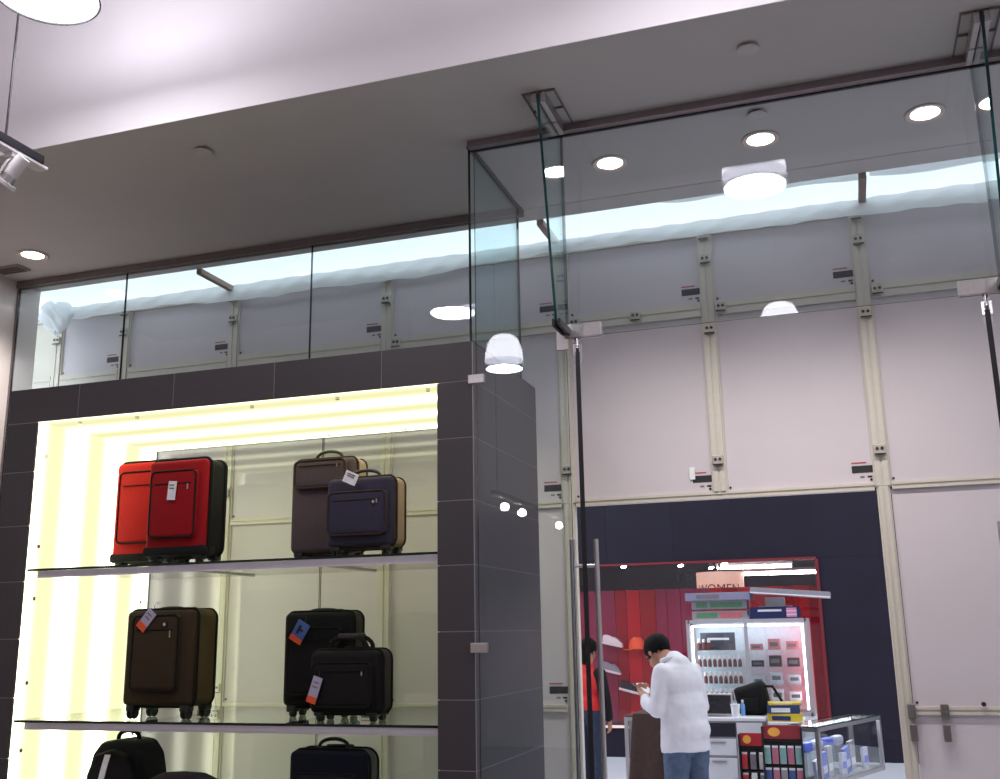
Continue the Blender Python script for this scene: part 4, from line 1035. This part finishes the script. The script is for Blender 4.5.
# man in the white shirt, looking down at his phone
p1 = thing('person', 'man in a white shirt and jeans standing with bowed head over a phone', 'person', (-1.175, 7.5, 0), R(52))
Rm = Matrix.Rotation(R(-38), 3, 'X') @ Matrix.Rotation(R(6), 3, 'Y')
hc = Vector((0, .245, 1.455))
b = NB()
P = head_parts(b, hc, Rm)
chain(b, [((0, .05, 1.36), .062), ((0, .11, 1.415), .054), ((0, .19, 1.445), .052)])
ell(b, (0, .02, 1.22), (.165, .10, .20)); ell(b, (0, -.01, .98), (.15, .10, .14))
for s in (-1, 1):
    chain(b, [((s*.13, .04, 1.32), .055), ((s*.205, .05, 1.09), .042), ((s*.10, .28, 1.135), .031), ((s*.075, .315, 1.15), .026)])
    chain(b, [((s*.085, 0, .90), .075), ((s*.10, .02, .50), .052), ((s*.105, -.01, .09), .038)])
    chain(b, [((s*.105, -.03, .05), .036), ((s*.115, .13, .035), .03)])
    hand(b, (s*.075, .315, 1.15), (-s*.45, .85, .35), (0, -.3, .95), .55, -s, 1.)
fuse('body', b, M_SKIN, p1, .008, 3)
b = NB()
chain(b, [((0, .03, 1.37), .085), ((0, .075, 1.405), .072)])
ell(b, (0, .03, 1.25), (.195, .135, .165)); ell(b, (0, .045, 1.315), (.15, .095, .085))
ell(b, (0, .01, 1.08), (.190, .135, .2)); ell(b, (0, -.01, .94), (.190, .145, .13))
t_ = bmesh.new(); cyl(t_, (0, 0, .80), (0, .01, 1.12), .19, .18, 28); bmesh.ops.scale(t_, vec=(1, .74, 1), verts=t_.verts[:]); merge(b, t_)
for s in (-1, 1):
    chain(b, [((s*.135, .045, 1.325), .074), ((s*.205, .045, 1.09), .062), ((s*.125, .25, 1.12), .047), ((s*.10, .285, 1.14), .042)])
fuse('shirt', b, M_SHIRT, p1, .010, 5, .024)
b = NB(); tube(b, [(.075*math.cos(2*PI*k/24), .095+.07*math.sin(2*PI*k/24), 1.415-.25*.07*math.sin(2*PI*k/24)-.0) for k in range(24)], .017, 8, True); part('collar', b, M_SHIRT, p1, smooth=True)
b = NB()
ell(b, (0, -.005, .90), (.165, .125, .13))
for s in (-1, 1): chain(b, [((s*.085, -.005, .87), .10), ((s*.10, .02, .50), .076), ((s*.105, -.01, .09), .066)])
fuse('jeans', b, M_JEAN, p1, .012, 5, .016)
for s in (-1, 1):
    b = NB(); rbox(b, s*.11-.05, s*.11+.05, -.09, .19, 0, .085, .035, 4); part('shoe', b, M_SHOE, p1, smooth=True)
hair_cap(p1, hc, Rm, 1.02); eyes(p1, P, None)
ph = thing('phone', 'white phone held in the hands of the man in the white shirt', 'phone', (-1.175-math.sin(R(52))*.40, 7.5+math.cos(R(52))*.40, 1.205), R(52))
ph.rotation_euler = (R(-60), 0, R(52))
b = NB(); rbox(b, -.035, .035, -.005, .005, -.07, .07, .004, 2); part('phone_shell', b, M_TAGW, ph, smooth=True)
bx('screen', -.030, .030, .0052, .006, -.058, .058, MATS['screen_black'], ph, world=False)

# person in red and black further away behind the open door
p2 = thing('person', 'person in a red and black jacket and jeans behind the open glass door', 'person', (-2.55, 10.3, 0), R(-20))
Rm2 = Matrix.Rotation(R(-6), 3, 'X')
hc2 = Vector((0, .03, 1.43))
b = NB(); P2 = head_parts(b, hc2, Rm2, .92)
chain(b, [((0, 0, 1.22), .055), ((0, .015, 1.37), .045)])
ell(b, (0, 0, 1.08), (.15, .09, .18)); ell(b, (0, 0, .88), (.14, .1, .12))
for s in (-1, 1):
    chain(b, [((s*.14, 0, 1.22), .045), ((s*.20, -.01, .98), .036), ((s*.19, .06, .78), .027)])
    hand(b, (s*.19, .06, .78), (0, .2, -1), (-s, .1, 0), .35, 1, .9)
    chain(b, [((s*.075, 0, .82), .07), ((s*.08, .01, .44), .05), ((s*.085, 0, .08), .036)])
    chain(b, [((s*.085, -.03, .045), .03), ((s*.09, .11, .03), .026)])
fuse('body', b, M_SKIN, p2, .009, 3)
b = NB(); ell(b, (0, 0, 1.10), (.165, .115, .17)); ell(b, (0, 0, .92), (.16, .118, .15)); chain(b, [((0, -.01, 1.22), .075), ((0, 0, 1.27), .065)])
fuse('jacket', b, mat('jacket_red', (198, 30, 30), .7, var=.1), p2, .012, 5, .015)
b = NB()
for s in (-1, 1): chain(b, [((s*.14, 0, 1.21), .066), ((s*.205, -.01, .98), .056), ((s*.195, .05, .80), .045)])
fuse('sleeves', b, F_BLK, p2, .012, 4, .01)
b = NB(); ell(b, (0, 0, .84), (.15, .115, .12))
for s in (-1, 1): chain(b, [((s*.075, 0, .80), .088), ((s*.08, .01, .44), .066), ((s*.085, 0, .09), .056)])
fuse('jeans', b, M_JEAN2, p2, .012, 4, .012)
for s in (-1, 1):
    b = NB(); rbox(b, s*.088-.042, s*.088+.042, -.08, .16, 0, .075, .03, 3); part('shoe', b, M_SHOE, p2, smooth=True)
hair_cap(p2, hc2, Rm2, .95, 1.); eyes(p2, P2, None)
